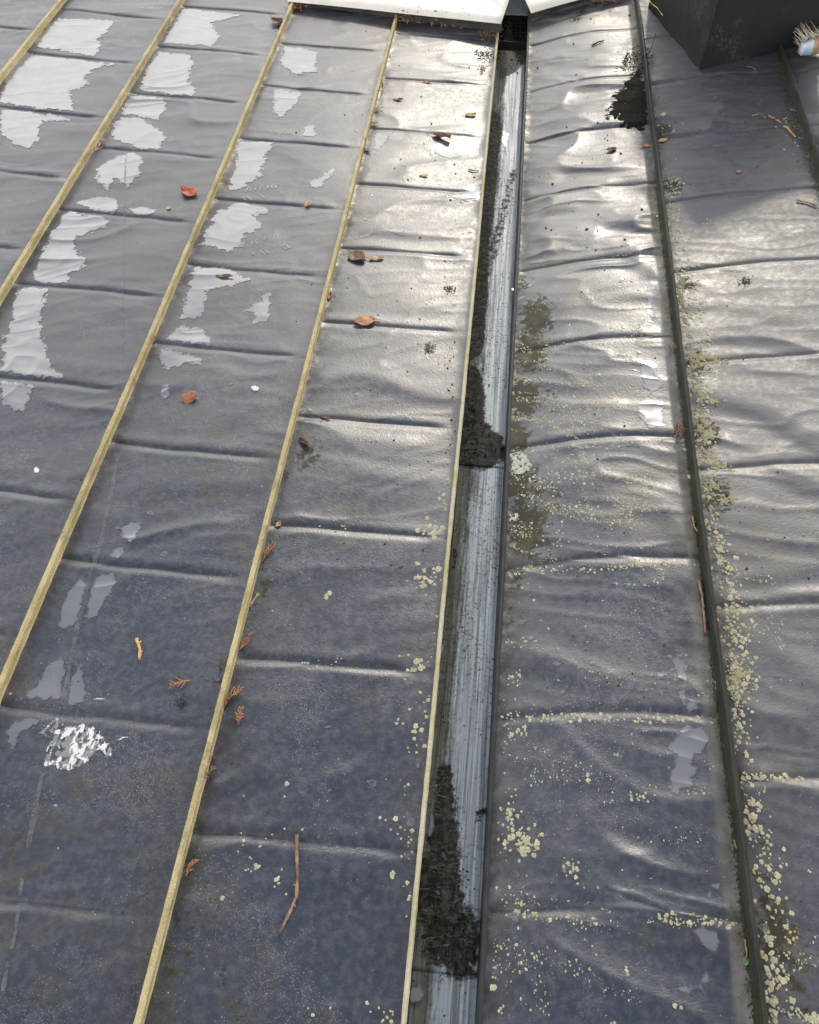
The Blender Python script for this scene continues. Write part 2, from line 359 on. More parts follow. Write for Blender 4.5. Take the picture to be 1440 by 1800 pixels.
def ring(c, d, r, n, flat=1.0, ph=0):
    d = Vector(d).normalized(); a = d.cross(Vector((0, 0, 1)))
    a = a.normalized() if a.length > 1e-4 else Vector((1, 0, 0)); b = a.cross(d)
    return [Vector(c)+a*(r*math.cos(2*math.pi*k/n+ph))+b*(r*flat*math.sin(2*math.pi*k/n+ph)) for k in range(n)]
def tube(V, F, pts, rad, n=6, flat=1.0):
    pts = [Vector(p) for p in pts]; base = len(V)
    for i, p in enumerate(pts):
        d = pts[min(i+1, len(pts)-1)]-pts[max(i-1, 0)]
        V.extend(ring(p, d, rad[i], n, flat))
    for i in range(len(pts)-1):
        for k in range(n):
            a = base+i*n+k; b = base+i*n+(k+1) % n; F.append((a, b, b+n, a+n))
    F.append(tuple(base+k for k in range(n))[::-1]); F.append(tuple(base+(len(pts)-1)*n+k for k in range(n)))

def field_mesh(name, x0, x1, y0, y1, cell, fn, zfn, mat, parent=None):
    nx, ny = int((x1-x0)/cell)+2, int((y1-y0)/cell)+2
    xs = x0+np.arange(nx)*cell; ys = y0+np.arange(ny)*cell
    X, Y = np.meshgrid(xs, ys, indexing='ij'); V = fn(X, Y)
    V[0, :] = V[-1, :] = V[:, 0] = V[:, -1] = -1e-3
    ids, pts, faces = {}, [], []
    def vid(key, p, val):
        k = ids.get(key)
        if k is None: k = ids[key] = len(pts); pts.append((p[0], p[1], val))
        return k
    P = V > 0; any_ = P[:-1, :-1] | P[1:, :-1] | P[:-1, 1:] | P[1:, 1:]
    for i, j in zip(*np.nonzero(any_)):
        c = [(i, j), (i+1, j), (i+1, j+1), (i, j+1)]; poly = []
        for q in range(4):
            a, b = c[q], c[(q+1) % 4]; va, vb = V[a], V[b]
            if va > 0: poly.append(vid(a, (xs[a[0]], ys[a[1]]), va))
            if (va > 0) != (vb > 0):
                t = va/(va-vb); key = (a, b) if a < b else (b, a)
                poly.append(vid(key, (xs[a[0]]+(xs[b[0]]-xs[a[0]])*t, ys[a[1]]+(ys[b[1]]-ys[a[1]])*t), 0.0))
        if len(poly) > 2: faces.append(tuple(poly))
    if not pts: return None
    A = np.array(pts); Z = zfn(A[:, 0], A[:, 1], A[:, 2]); me = mesh(name, np.column_stack([A[:, 0], A[:, 1], Z]), faces)
    me.attributes.new('depth', 'FLOAT', 'POINT').data.foreach_set('value', A[:, 2].astype(np.float32))
    return link(name, me, mat, parent)
def poly_field(poly, amp, sc_, seed, holes=()):
    def sdf(P, X, Y):
        P = np.array(P); d = np.full(X.shape, 1e9); ins = np.zeros(X.shape, bool)
        for k in range(len(P)):
            a, b = P[k], P[(k+1) % len(P)]; e = b-a
            t = np.clip(((X-a[0])*e[0]+(Y-a[1])*e[1])/(e@e+1e-12), 0, 1)
            d = np.minimum(d, np.hypot(X-a[0]-t*e[0], Y-a[1]-t*e[1]))
            c = (a[1] > Y) != (b[1] > Y)
            ins ^= c & (X < (b[0]-a[0])*(Y-a[1])/((b[1]-a[1]) if abs(b[1]-a[1]) > 1e-9 else 1e-9)+a[0])
        return np.where(ins, d, -d)
    def fn(X, Y):
        v = sdf(poly, X, Y)
        for h_ in holes: v = np.minimum(v, -sdf(h_, X, Y))
        return v+amp*2*(fbm(X*sc_, Y*sc_, seed, 5, .68)-.5)
    return fn

# ------------------------------------------------------------------ setting below the roof
g = link('ground', mesh('ground', [(-400, -400, -3.2), (400, -400, -3.2), (400, 400, -3.2), (-400, 400, -3.2)], [(0, 1, 2, 3)]), 'ground', None, False)
g['kind'] = 'structure'
bld = empty('building', (0, 1.8, -3.2), 'plain walls carrying the wet metal roof', 'building')
for nm, lo, hi in (('wall', (-2.05, -2.2, 0.02), (-.06, 2.2, 3.06)), ('wall', (.14, -2.2, 0.02), (1.27, 2.2, 3.06)), ('wall', (-.055, -2.2, 0.02), (.135, 2.2, 3.10))):
    box(nm, lo, hi, 'deck', bld, .003)

# ------------------------------------------------------------------ the two roof slopes
roofL = empty('metal_roof', (-.8, 1.5, 0), 'dark wet sheet-metal roof slope with golden raised seams, left of the gutter', 'roof')
roofR = empty('metal_roof', (.6, 1.5, .08), 'rippled sheet-metal roof slope with dark mossy seams, right of the gutter', 'roof')
ALGAE = [plan(a, b)+(r_, st) for a, b, r_, st in ((945,560,.06,1.0),(930,620,.06,1.0),(920,700,.06,1.0),(960,690,.08,.55),(915,850,.05,1.0),(925,930,.06,1.0),(960,880,.08,.6),(1030,820,.10,.4),(905,1010,.04,.7),(908,770,.045,1.0),(905,1090,.035,.6),(912,500,.05,.7),(898,1180,.03,.5),
   (345,1600,.07,.55),(300,1690,.07,.55),(420,1720,.09,.5),(540,800,.05,.7),(500,840,.04,.6),(470,1030,.05,.6),(390,1180,.04,.6),(470,1430,.06,.4),(250,1590,.06,.5),(600,600,.06,.3),(700,1010,.05,.5),
   (1210,500,.03,.8),(1225,640,.04,.9),(1240,760,.04,1.),(1260,870,.04,.9),(1275,1000,.03,.7),(1290,1200,.04,.7),(1370,1650,.07,.8),(1330,1480,.05,.5),(1165,230,.05,.8),(1180,330,.05,.8),(1395,220,.05,.7),
   (190,760,.04,.6),(150,850,.04,.5),(95,1480,.08,.35),(330,700,.05,.25),(1145,330,.03,.5))]
def panels(key, root):
    b = BAYS[key]; NU, NV = (58, 72) if key in 'fg' else (52, 56)
    s = np.linspace(0, 1, NU+1); uu = np.linspace(0, 1, NV+1); t = .35*uu+.65*(.5-.5*np.cos(math.pi*uu))
    f = [(i*(NV+1)+j, (i+1)*(NV+1)+j, (i+1)*(NV+1)+j+1, i*(NV+1)+j+1) for i in range(NU) for j in range(NV)]
    for k in range(len(b['ys'])-1):
        if b['ys'][k+1] < -.30 or b['ys'][k] > 4.1: continue
        xs = b['xl']+s*(b['xr']-b['xl']); X = np.repeat(xs[:, None], NV+1, 1); ly = line_y(b, X)
        Y = b['ys'][k]+ly+t[None, :]*(b['ys'][k+1]-b['ys'][k]); Z = surf_b(b, X, Y)
        v = np.stack([X, Y, Z], -1).reshape(-1, 3)-np.array(root.location)
        me = mesh('roof_panel', v, f)
        dl, dr = X-b['xl'], b['xr']-X; wl = .014+.06*fbm(X*0+b['seed'], Y*4, 3, 3)**2
        gq = np.exp(-dl/wl)+np.exp(-dr/wl)*(.8 if b['full'] else .5)
        gq = np.clip(gq+.5*np.exp(-(((Y-ly)-b['ys'][k])/.012)**2)*fbm(X*9, Y*9, 8, 2), 0, 1)
        me.attributes.new('grime', 'FLOAT', 'POINT').data.foreach_set('value', gq.ravel().astype(np.float32))
        aq = np.zeros(X.shape)
        for cx, cy, r_, st in ALGAE: aq = np.maximum(aq, st*np.exp(-((X-cx)**2+((Y-cy)*.6)**2)/(r_*r_)))
        me.attributes.new('algae', 'FLOAT', 'POINT').data.foreach_set('value', aq.ravel().astype(np.float32))
        dq = np.full(X.size, {'g': .22, 'h': .3, 'f': .03}.get(key, 0.0), np.float32)
        if key == 'f': dq = np.maximum(dq, (.9*(1-sstep(.024, .034, dr+.012*(fbm(X*30, Y*8, 4, 3)-.5)))*(.6+.6*fbm(X*20, Y*20, 4, 2))).ravel().astype(np.float32))
        me.attributes.new('dust', 'FLOAT', 'POINT').data.foreach_set('value', np.clip(dq, 0, 1))
        link('roof_panel', me, 'roof', root)
for k in 'zabcd': panels(k, roofL)
for k in 'fgh': panels(k, roofR)

def run(name, prof, xc, zf, y0, y1, mat, root, step=.009, wob=.0016, bumpy=.00045, seed=0):
    """a folded metal profile following the roof along its length"""
    ys = np.arange(y0, y1+step, step); n = len(prof); V = []
    xw = xc+wob*2*(fbm(ys*2.1, np.zeros_like(ys)+seed, seed, 3)-.5)
    JX = [bumpy*2*(vn(ys*60, ys*0+k*3.3, seed+1)-.5) for k in range(n)]; JZ = [bumpy*2*(vn(ys*55, ys*0+k*5.1+9, seed+2)-.5) for k in range(n)]
    for i, y in enumerate(ys):
        zz = zf(xc, y)
        for k, (dx, dz) in enumerate(prof):
            jx, jz = JX[k][i], JZ[k][i]
            V.append((xw[i]+dx+jx-root.location.x, y-root.location.y, zz+dz+jz-root.location.z))
    F = [(i*n+k, i*n+(k+1) % n, (i+1)*n+(k+1) % n, (i+1)*n+k) for i in range(len(ys)-1) for k in range(n)]
    F += [tuple(range(n))[::-1], tuple((len(ys)-1)*n+k for k in range(n))]
    return link(name, mesh(name, V, F), mat, root, False)
zb_ = lambda x, y: float(zbase(x))
SEAM = [(-.0060, -.004), (-.0036, .006), (-.0042, .017), (-.0048, .0215), (-.0034, .0228), (-.0012, .0212), (.0016, .0206), (.0040, .0218), (.0050, .0205), (.0044, .015), (.0038, .006), (.0062, -.004)]
for i, x in enumerate(SEAMS_L):
    y1 = {-.797: 3.44, -.400: 3.315}.get(x, 4.1)
    run('standing_seam', SEAM, x, zb_, -.35, y1, 'seam', roofL, seed=20+i*7)
run('standing_seam', SEAM, -2.07, zb_, -.35, 4.1, 'seam', roofL, seed=71)
SEAMG = [(-.0075, -.006), (-.0050, .008), (-.0062, .020), (-.0050, .0285), (-.0022, .0295), (.0006, .0270), (.0032, .0255), (.0044, .018), (.0050, .010), (.0085, .003), (.013, -.004)]
for i, x in enumerate((XG, XH, 1.29)):
    run('standing_seam', SEAMG, x, zb_, -.35, 4.1, 'seam_dark', roofR, seed=90+i*7, bumpy=.0008, wob=.003)
run('edge_fold', [(-.0035, -.002), (-.0045, .004), (-.002, .0075), (.002, .0075), (.0042, .004), (.0036, -.022), (.0006, -.022), (.0006, -.002)], XE+.001, zb_, -.35, 3.30, 'lip', roofL, seed=41, wob=.0018)
run('edge_fold', [(-.004, -.020), (-.0048, .001), (-.003, .004), (.001, .0045), (.004, .002), (.004, -.002), (-.001, -.002), (-.001, -.020)], XF-.001, zb_, -.35, 4.1, 'wall', roofR, seed=43, wob=.0012)

# ------------------------------------------------------------------ gutter
gut = empty('box_gutter', (.0375, 1.5, GZ), 'narrow sunken galvanised gutter running between the two roof slopes', 'gutter')
SOOT = [([plan_g(*p) for p in pts], lo, hi, st_) for pts, lo, hi, st_ in (
  ([(876,92),(932,90),(932,104),(914,116),(905,126),(878,140)], -.02, .01, 1.0),
  ([(858,190),(878,203),(880,235),(872,300),(866,385),(858,430),(856,520),(846,620),(818,640),(826,540),(842,380)], -.012, .004, 1.0),
  ([(900,300),(908,300),(880,420),(850,520),(845,500),(870,400)], -.02, .006, .6),
  ([(812,640),(842,650),(852,700),(848,740),(862,752),(880,770),(886,800),(868,818),(850,824),(800,815),(800,740)], -.022, .012, 1.0),
  ([(795,790),(895,780),(892,812),(795,822)], -.02, .012, .75),
  ([(776,1350),(790,1350),(804,1500),(806,1590),(818,1600),(810,1640),(760,1650),(735,1600),(738,1545),(758,1480)], -.03, .014, 1.0),
  ([(760,1600),(812,1598),(842,1615),(850,1660),(828,1712),(800,1718),(762,1690),(740,1650)], -.045, .020, .88),
  ([(752,1380),(768,1370),(772,1500),(748,1540)], -.02, .01, .55), ([(835,1425),(858,1420),(856,1440),(835,1445)], -.01, .006, .7),
  ([(797,960),(805,970),(800,1000),(795,1000)], -.006, .004, .9), ([(775,1080),(800,1090),(790,1250),(760,1260)], -.03, .01, .42))]
def gutter_section(y0, y1, z0, seed):
    nx, ny = 26, int((y1-y0)/.006); xs = np.linspace(XE+.0045, XF-.0055, nx+1); ys = np.linspace(y0, y1, ny+1)
    X, Y = np.meshgrid(xs, ys, indexing='ij')
    Z = z0+.0016*(fbm(X*20, Y*6, seed, 2)-.5)
    v = np.stack([X, Y, Z], -1).reshape(-1, 3); n0 = len(v)
    v = np.vstack([v, v-np.array([0, 0, .0015])]); ny1 = ny+1
    f = [(i*ny1+j, (i+1)*ny1+j, (i+1)*ny1+j+1, i*ny1+j+1) for i in range(nx) for j in range(ny)]
    f += [tuple(n0+q for q in p[::-1]) for p in f]
    rim = [i*ny1 for i in range(nx+1)]; f += [(a, a+n0, b+n0, b) for a, b in zip(rim[:-1], rim[1:])]
    me = mesh('gutter_section', v-np.array(gut.location), f); q = np.zeros(X.shape)
    for P, lo, hi, st_ in SOOT: q = np.maximum(q, st_*sstep(lo, hi, poly_field(P, 0, 1, 1)(X, Y)))
    me.attributes.new('sooty_black', 'FLOAT', 'POINT').data.foreach_set('value', np.concatenate([q.ravel(), q.ravel()]).astype(np.float32))
    return link('gutter_section', me, 'gutter', gut)
J1 = plan_g(850, 820)[1]; J2 = plan_g(800, 1712)[1]
gutter_section(-.35, J2+.03, GZ, 1); gutter_section(J2, J1+.03, GZ+.0016, 2); gutter_section(J1, 3.235, GZ+.0032, 3)
for x0, x1 in ((XE-.006, XE+.004), (XF-.005, XF+.006)):
    box('gutter_wall', (x0-gut.location.x, -1.85, -.012), (x1-gut.location.x, 2.6, .052), 'wall', gut, .001)
box('outlet_hood', (-.0515, 1.925, .046), (.0515, 2.55, .0525), 'hood', gut, .002)
box('outlet_hood_end', (-.050, 1.928, -.004), (.050, 1.934, .044), 'wall', gut, .001)

# perforated guard across the gutter
lg = empty('leaf_guard', (.0375, 3.352, GZ+.004), 'black perforated guard set across the top of the gutter', 'grille')
def guard():
    nx, ny = 7, 7; w_, l_ = .102, .142; V, F = [], []
    def zz(y): return .014+.032*(y+l_/2)/l_
    cx, cy = w_/nx, l_/ny
    for i in range(nx):
        for j in range(ny):
            x0 = -w_/2+i*cx+(cx/2 if j % 2 else 0)*.0; y0 = -l_/2+j*cy; c = (x0+cx/2+(cx*.18 if j % 2 else -cx*.18), y0+cy/2); b = len(V)
            for (px_, py_) in ((x0, y0), (x0+cx, y0), (x0+cx, y0+cy), (x0, y0+cy)): V.append((px_, py_, zz(py_)))
            for a in range(8):
                q = math.radians(45*a+202.5); px_, py_ = c[0]+.0042*math.cos(q), c[1]+.0058*math.sin(q); V.append((px_, py_, zz(py_)+.001))
            r = [b+4+k for k in range(8)]
            F += [(b, b+1, r[2], r[1], r[0]), (b+1, b+2, r[4], r[3], r[2]), (b+2, b+3, r[6], r[5], r[4]), (b+3, b, r[0], r[7], r[6])]
    o = link('mesh_plate', mesh('mesh_plate', V, F), 'sooty_black', lg, False)
    md = o.modifiers.new('thick', 'SOLIDIFY'); md.thickness = .0025
    box('front_lip', (-.051, -l_/2-.006, -.012), (.051, -l_/2-.001, .016), 'box', lg, .001)
guard()

# ------------------------------------------------------------------ capping sheets at the top
def capping(p0, p1, depth, zt, label, side):
    a = Vector(p0); b = Vector(p1); d = (b-a); d.z = 0; d.normalize(); nrm = Vector((-d.y, d.x, 0))
    root = empty('capping', (a.x, a.y, zt), label, 'flashing')
    nU, nV = 30, 14; V, F = [], []
    for i in range(nU+1):
        for j in range(nV+1):
            u, v = i/nU, j/nV; p = d*((b-a).length*u)+nrm*(depth*v)
            p.z = (b.z-a.z)*u+.004*(float(fbm(u*3, v*3, 5, 2))-.5)+.05*v*depth; V.append(p)
    F = [(i*(nV+1)+j, (i+1)*(nV+1)+j, (i+1)*(nV+1)+j+1, i*(nV+1)+j+1) for i in range(nU) for j in range(nV)]
    o = link('top_sheet', mesh('top_sheet', V, F), 'cap', root); o.modifiers.new('t', 'SOLIDIFY').thickness = .003
    V, F = [], []
    for i in range(nU+1):
        u = i/nU; p = d*((b-a).length*u)
        zr = float(zbase(a.x+p.x))-zt+.010
        zt_ = (b.z-a.z)*u-.005; V += [p+nrm*.020+Vector((0, 0, zt_)), p+nrm*.020+Vector((0, 0, zr)), p+nrm*.032+Vector((0, 0, zr)), p+nrm*.032+Vector((0, 0, zt_))]
    for i in range(nU):
        for k in range(4): F.append((i*4+k, i*4+(k+1) % 4, i*4+4+(k+1) % 4, i*4+4+k))
    link('gap_shade_strip', mesh('gap_shade_strip', V, F), 'cap_shade', root, False)  # dark strip closing the gap, shade under the sheet put into its colour
    return root
_l0 = plan(505, 1, lambda x: .05); _l1 = plan(881, 41, lambda x: .05); _r0 = plan(934, 22, lambda x: .045); _r1 = plan(1045, -9, lambda x: .09)
capping((_l0[0], _l0[1], 0), (_l1[0], _l1[1], 0), .9, .05, 'cream metal capping sheet across the top of the left roof slope', 'l')
_k = (.46-_r0[0])/(_r1[0]-_r0[0])
capping((_r0[0], _r0[1], 0), (.46, _r0[1]+(_r1[1]-_r0[1])*_k, .045*_k), .9, .045, 'pale capping sheet between the gutter and the black box', 'r')

# ------------------------------------------------------------------ black box on the right slope
bx_o = Vector((.641, 2.786, float(zbase(.641))))
rb = empty('roof_box', bx_o, 'black sheet-clad box standing on the right roof slope, casting a shadow', 'roof box')
rb.rotation_euler = (0, 0, math.radians(14))
def sheet(name, pts, mat, thick=.003):
    o = link(name, mesh(name, pts, [tuple(range(len(pts)))]), mat, rb, False); md = o.modifiers.new('t', 'SOLIDIFY'); md.thickness = thick; md.offset = 0; return o
BW, BD, BH = .36, .52, .50
sheet('front_panel', [(.002, 0, -.02), (BW, 0, .03), (BW, 0, BH), (.002, 0, BH)], 'box')
sheet('side_panel', [(0, .002, -.03), (0, .002, BH), (0, BD, BH), (0, BD, -.03)], 'box')
sheet('side_panel', [(BW, .002, .02), (BW, BD, .02), (BW, BD, BH), (BW, .002, BH)], 'box')
sheet('back_panel', [(.002, BD, -.03), (.002, BD, BH), (BW, BD, BH), (BW, BD, .03)], 'box')
box('lid', (-.015, -.015, BH+.001), (BW+.015, BD+.015, BH+.022), 'box', rb, .003)
box('corner_fold', (-.004, -.004, -.01), (.010, .0065, BH-.002), 'box', rb, .002)

# ------------------------------------------------------------------ scrubbing brush
br = empty('scrubbing_brush', (1, 2.8, .2), 'worn wooden scrubbing brush with pale bristles lying beside the black box', 'brush')
br.rotation_euler = (0, 0, math.radians(17)); br.location = at(1398, 112, .004)+Vector((.15*math.cos(.297), .15*math.sin(.297), .028))
def brush():
    n, L, Wd, T = 22, .30, .050, .034; V, F = [], []
    for i in range(n+1):
        u = i/n; x = (u-.5)*L; e = max(.22, min(1, (1-abs(2*u-1)**3.2)))
        for (yy, zz) in ((-1, .0), (-1, .7), (-.6, 1), (.6, 1), (1, .7), (1, 0)): V.append((x, yy*T*.5*(.6+.4*e), zz*Wd*(.45+.55*e)))
    for i in range(n):
        for k in range(6): F.append((i*6+k, i*6+(k+1) % 6, i*6+6+(k+1) % 6, i*6+6+k))
    F += [tuple(range(6))[::-1], tuple(n*6+k for k in range(6))]
    o = link('handle_block', mesh('handle_block', V, F), 'wood', br)
    V, F = [], []
    for i in range(9):
        u = i/75; x = (u-.5)*L-.0008; e = max(.24, min(1, (1-abs(2*u-1)**3.2)))
        for (yy, zz) in ((-1.06, -.02), (-1.06, .72), (-.62, 1.05), (.62, 1.05), (1.02, .72), (1.02, -.02)): V.append((x, yy*T*.5*(.6+.4*e), zz*Wd*(.45+.55*e)))
    for i in range(8):
        for k in range(6): F.append((i*6+k, i*6+(k+1) % 6, i*6+6+(k+1) % 6, i*6+6+k))
    F += [tuple(range(6))[::-1]]
    link('painted_end', mesh('painted_end', V, F), 'woodend', br)
    for i in range(13):
        for r in range(3):
            V, F = [], []
            for q in range(9):
                x = -.130+i*.021+random.uniform(-.004, .004); z = .010+r*.014+random.uniform(-.004, .004)
                lx, lz = random.uniform(-.022, .010), random.uniform(-.004, .020)
                tube(V, F, [(x, .012, z), (x+lx*.5, .040, z+lz*.4), (x+lx, .072+random.uniform(-.010, .008), z+lz)], [.0012, .0012, .0008], 4)
            link('bristle_tuft', mesh('bristle_tuft', V, F), 'bristle', br)
brush()

# ------------------------------------------------------------------ puddles (outlines read off the photograph)
def Zm(ox, oy, pts): return [(ox+a/3, oy+b/3) for a, b in pts]
Z1 = lambda *p: Zm(0, 0, p)
Z2 = lambda *p: Zm(480, 0, p)
Z4 = lambda *p: Zm(0, 450, p)
Z6 = lambda *p: Zm(960, 450, p)
Z7 = lambda *p: Zm(0, 900, p)
Z9 = lambda *p: Zm(960, 900, p)
Z12 = lambda *p: Zm(960, 1350, p)
PUD = [
 Z4((20,450),(60,350),(75,230),(100,160),(250,165),(240,260),(215,340),(225,430),(255,500),(275,590),(345,650),(280,650),(120,635),(0,615)),
 Z4((0,655),(190,690),(160,750),(120,825),(60,800),(0,790)),
 [(117,371),(200,383),(187,400),(147,413),(127,425),(143,450),(153,452),(150,470),(125,482),(122,500),(85,500),(55,492),(70,450),(90,410)],
 Z1((510,890),(600,830),(700,800),(760,840),(740,920),(670,990),(600,940),(570,1000),(510,960)),
 Z1((400,1060),(520,1040),(610,1040),(640,1090),(600,1130),(480,1110),(400,1080)),
 Z1((680,1100),(760,1085),(830,1110),(800,1140),(700,1130)),
 Z1((600,650),(650,620),(760,620),(830,680),(880,720),(850,790),(740,790),(600,740),(580,700)),
 Z1((690,490),(870,520),(880,570),(840,640),(760,620),(640,600),(660,540)),
 Z1((820,270),(1010,290),(1020,340),(990,430),(1040,470),(1030,515),(880,500),(730,480),(760,380)),
 Z1((960,40),(1280,80),(1120,120),(1160,200),(1120,250),(860,230),(900,130)),
 Z1((60,300),(150,280),(600,340),(520,360),(440,410),(470,450),(380,480),(390,560),(380,590),(200,580),(0,545),(20,440)),
 Z1((0,575),(230,600),(330,610),(380,640),(220,640),(210,740),(160,790),(90,770),(0,720)),
 Z1((250,140),(300,100),(620,110),(560,180),(520,210),(540,240),(500,300),(200,250),(160,220)),
 Z1((1150,1110),(1270,1060),(1440,1110),(1350,1140),(1390,1200),(1300,1240),(1270,1300),(1200,1330),(1050,1290)),
 Z1((1250,740),(1440,750),(1400,850),(1380,930),(1280,990),(1200,1020),(1240,870)),
 Z4((1020,50),(1200,60),(1340,130),(1200,160),(1100,190),(1080,290),(1040,330),(950,330),(980,200)),
 Z4((920,380),(960,355),(1010,380),(1060,370),(1125,440),(1110,475),(970,465),(885,440)),
 Z4((840,500),(900,490),(1080,545),(1060,575),(980,570),(880,605),(835,570)),
 Z4((1380,185),(1440,190),(1420,350),(1320,360),(1340,310),(1280,290),(1310,260),(1380,240)),
 Z4((850,680),(900,675),(905,720),(880,760),(840,740)),
 Z7((610,80),(750,40),(740,110),(690,165),(650,140)), Z7((600,190),(660,175),(665,220),(620,250),(580,240)),
 Z7((440,330),(460,390),(430,510),(410,580),(340,630),(310,600),(320,500),(360,410)),
 Z7((500,340),(600,315),(620,360),(600,410),(560,470),(520,550),(450,590),(460,480)),
 Z7((310,770),(360,770),(330,1010),(130,985),(125,965),(200,900),(240,830)),
 Z7((370,880),(400,800),(445,800),(440,870),(470,950),(440,1010),(350,1030)),
 Z7((70,1080),(220,1095),(200,1130),(110,1170),(80,1260),(40,1270),(35,1140)),
 Z6((540,120),(600,120),(570,200),(575,300),(610,360),(610,415),(550,410),(565,350),(530,290),(520,200)),
 Z6((520,740),(590,740),(620,780),(610,850),(630,900),(540,910),(470,820)),
 Z6((480,560),(560,530),(600,560),(570,620),(620,680),(560,720),(510,690),(500,620)),
 Z9((610,740),(740,780),(760,900),(735,960),(740,1000),(770,960),(830,1040),(750,1060),(710,1010),(690,950),(720,930),(690,850),(600,900),(560,890),(660,800)),
 Z9((720,1130),(830,1120),(860,1190),(840,1260),(780,1300),(790,1400),(770,1450),(690,1510),(640,1490),(650,1350),(690,1280),(640,1250),(680,1170)),
 Z12((850,1050),(885,1110),(840,1150),(870,1200),(840,1215),(800,1170),(760,1200),(680,1170),(730,1130),(790,1140)),
 Z12((830,540),(870,600),(920,610),(910,650),(870,640),(880,720),(840,680),(860,620)),
 Z12((750,850),(820,830),(900,870),(920,920),(900,980),(850,960),(800,910)),
 Z2((860,760),(930,770),(1010,820),(930,840),(850,800)), Z2((170,960),(240,940),(320,890),(330,910),(240,1000),(180,980)),
 Z2((590,1220),(640,1210),(690,1210),(700,1250),(640,1240)), Z2((450,1250),(520,1220),(560,1230),(470,1260)),
 Z2((1060,960),(1100,950),(1090,1060),(1040,1070),(900,1040),(940,1020)),
 Z2((540,700),(620,720),(560,800),(530,790)), Z2((160,670),(220,660),(230,730),(150,720)),
 Z2((60,240),(240,270),(230,380),(120,400),(30,330)), Z2((0,470),(160,490),(120,560),(40,620),(0,600)),
]
def film(poly_px, seed, name='puddle', mat='puddle', amp=None, up=.0009, cell=None):
    P = [plan(*p) for p in poly_px]; xs = [p[0] for p in P]; ys = [p[1] for p in P]
    size = min(max(xs)-min(xs), max(ys)-min(ys)); a = amp or min(.020, size*.17); m = a+.004
    c = cell or max(.0016, min(.003, size/50))
    return field_mesh(name, min(xs)-m, max(xs)+m, min(ys)-m, max(ys)+m, c, poly_field(P, a, 75, seed),
                      lambda x, y, v: surf(x, y)+up, mat)
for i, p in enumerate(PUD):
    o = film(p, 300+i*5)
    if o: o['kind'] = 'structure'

# small scraped or wet flecks, too many and too small to pick apart
def flecks():
    V, F = [], []
    spots = [(900,1010,450,1700,46),(1010,1190,450,1250,40),(520,780,550,1560,40),(540,830,100,440,36),(240,460,560,1250,22),(1180,1300,100,330,10),(1240,1420,900,1700,14)]
    for x0, x1, y0, y1, n in spots:
        for _ in range(n):
            px, py = random.uniform(x0, x1), random.uniform(y0, y1); c = plan(px, py); r = random.uniform(.002, .0095); k = random.randint(6, 9)
            a0 = random.uniform(0, 6.28); el = random.uniform(.25, 1)
            pts = []
            for q in range(k):
                a = 6.283*q/k; rr = r*random.uniform(.5, 1.3); u, v = rr*math.cos(a), rr*el*math.sin(a)
                pts.append((c[0]+u*math.cos(a0)-v*math.sin(a0), c[1]+u*math.sin(a0)+v*math.cos(a0)))
            b = len(V); A = np.array(pts); Z = surf(A[:, 0], A[:, 1])+.0009
            V.append((c[0], c[1], S(*c)+.0013)); V.extend(zip(A[:, 0], A[:, 1], Z))
            F += [(b, b+1+q, b+1+(q+1) % k) for q in range(k)]
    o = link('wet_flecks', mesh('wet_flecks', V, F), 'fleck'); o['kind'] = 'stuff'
flecks()

def boot_print(cx, cy, rot, n):
    c = plan(cx, cy); V, F = [], []
    for i in range(n):
        for s in (-1, 1):
            x0 = s*.012; y0 = (i-n/2)*.0125
            for q in ((x0, y0), (x0+s*.022, y0+.010), (x0+s*.022, y0+.015), (x0, y0+.0055)):
                jx, jy = random.uniform(-.004, .004), random.uniform(-.003, .003)
                X = c[0]+(q[0]+jx)*math.cos(rot)-(q[1]+jy)*math.sin(rot); Y = c[1]+(q[0]+jx)*math.sin(rot)+(q[1]+jy)*math.cos(rot); V.append((X, Y, S(X, Y)+.0011))
            b = len(V)-4
            if random.random() > .42: F.append((b, b+1, b+2, b+3) if s > 0 else (b+3, b+2, b+1, b))
    o = link('boot_print', mesh('boot_print', V, F), 'fleck'); return o
tag(boot_print(458, 338, math.radians(-70), 11), 'wet boot print of herringbone bars in the third bay, upper one', 'boot print')
tag(boot_print(462, 432, math.radians(-60), 11), 'wet boot print of herringbone bars in the third bay, lower one', 'boot print')

# ------------------------------------------------------------------ gutter dirt
# loose black lumps lying in the silted stretches
def gutter_lumps(spots, seed):
    rg = random.Random(seed); V, F = [], []
    tri = [(0,2,4),(2,1,4),(1,3,4),(3,0,4)]
    for cx, cy, sx, sy, n, r0, r1 in spots:
        for _ in range(n):
            x, y = plan_g(rg.gauss(cx, sx), rg.gauss(cy, sy))
            if not XE+.008 < x < XF-.010: continue
            r = r0+(r1-r0)*rg.random()**3; b_ = len(V); a = rg.uniform(0, 6.28)
            for u, v in ((1, 0), (-1, 0), (0, .7), (0, -.7)):
                u *= r*rg.uniform(.7, 1.4); v *= r*rg.uniform(.7, 1.4); V.append((x+u*math.cos(a)-v*math.sin(a), y+u*math.sin(a)+v*math.cos(a), GZ+.0052))
            V.append((x, y, GZ+.0075+r*.35)); F += [tuple(b_+k for k in t) for t in tri]
    o = link('silt_lumps', mesh('silt_lumps', V, F), 'sooty_black', None, False); o['kind'] = 'stuff'
gutter_lumps([(830,745,14,22,70,.0008,.004),(860,790,16,12,60,.0008,.004),(790,1600,22,50,110,.0007,.0036),(820,1665,18,25,70,.0007,.0036),(850,600,8,80,40,.0008,.003),(880,250,10,60,30,.0012,.004),(815,1150,25,150,70,.0006,.0022),(890,420,10,60,30,.0008,.003),(905,110,10,10,30,.0012,.005)], 9)

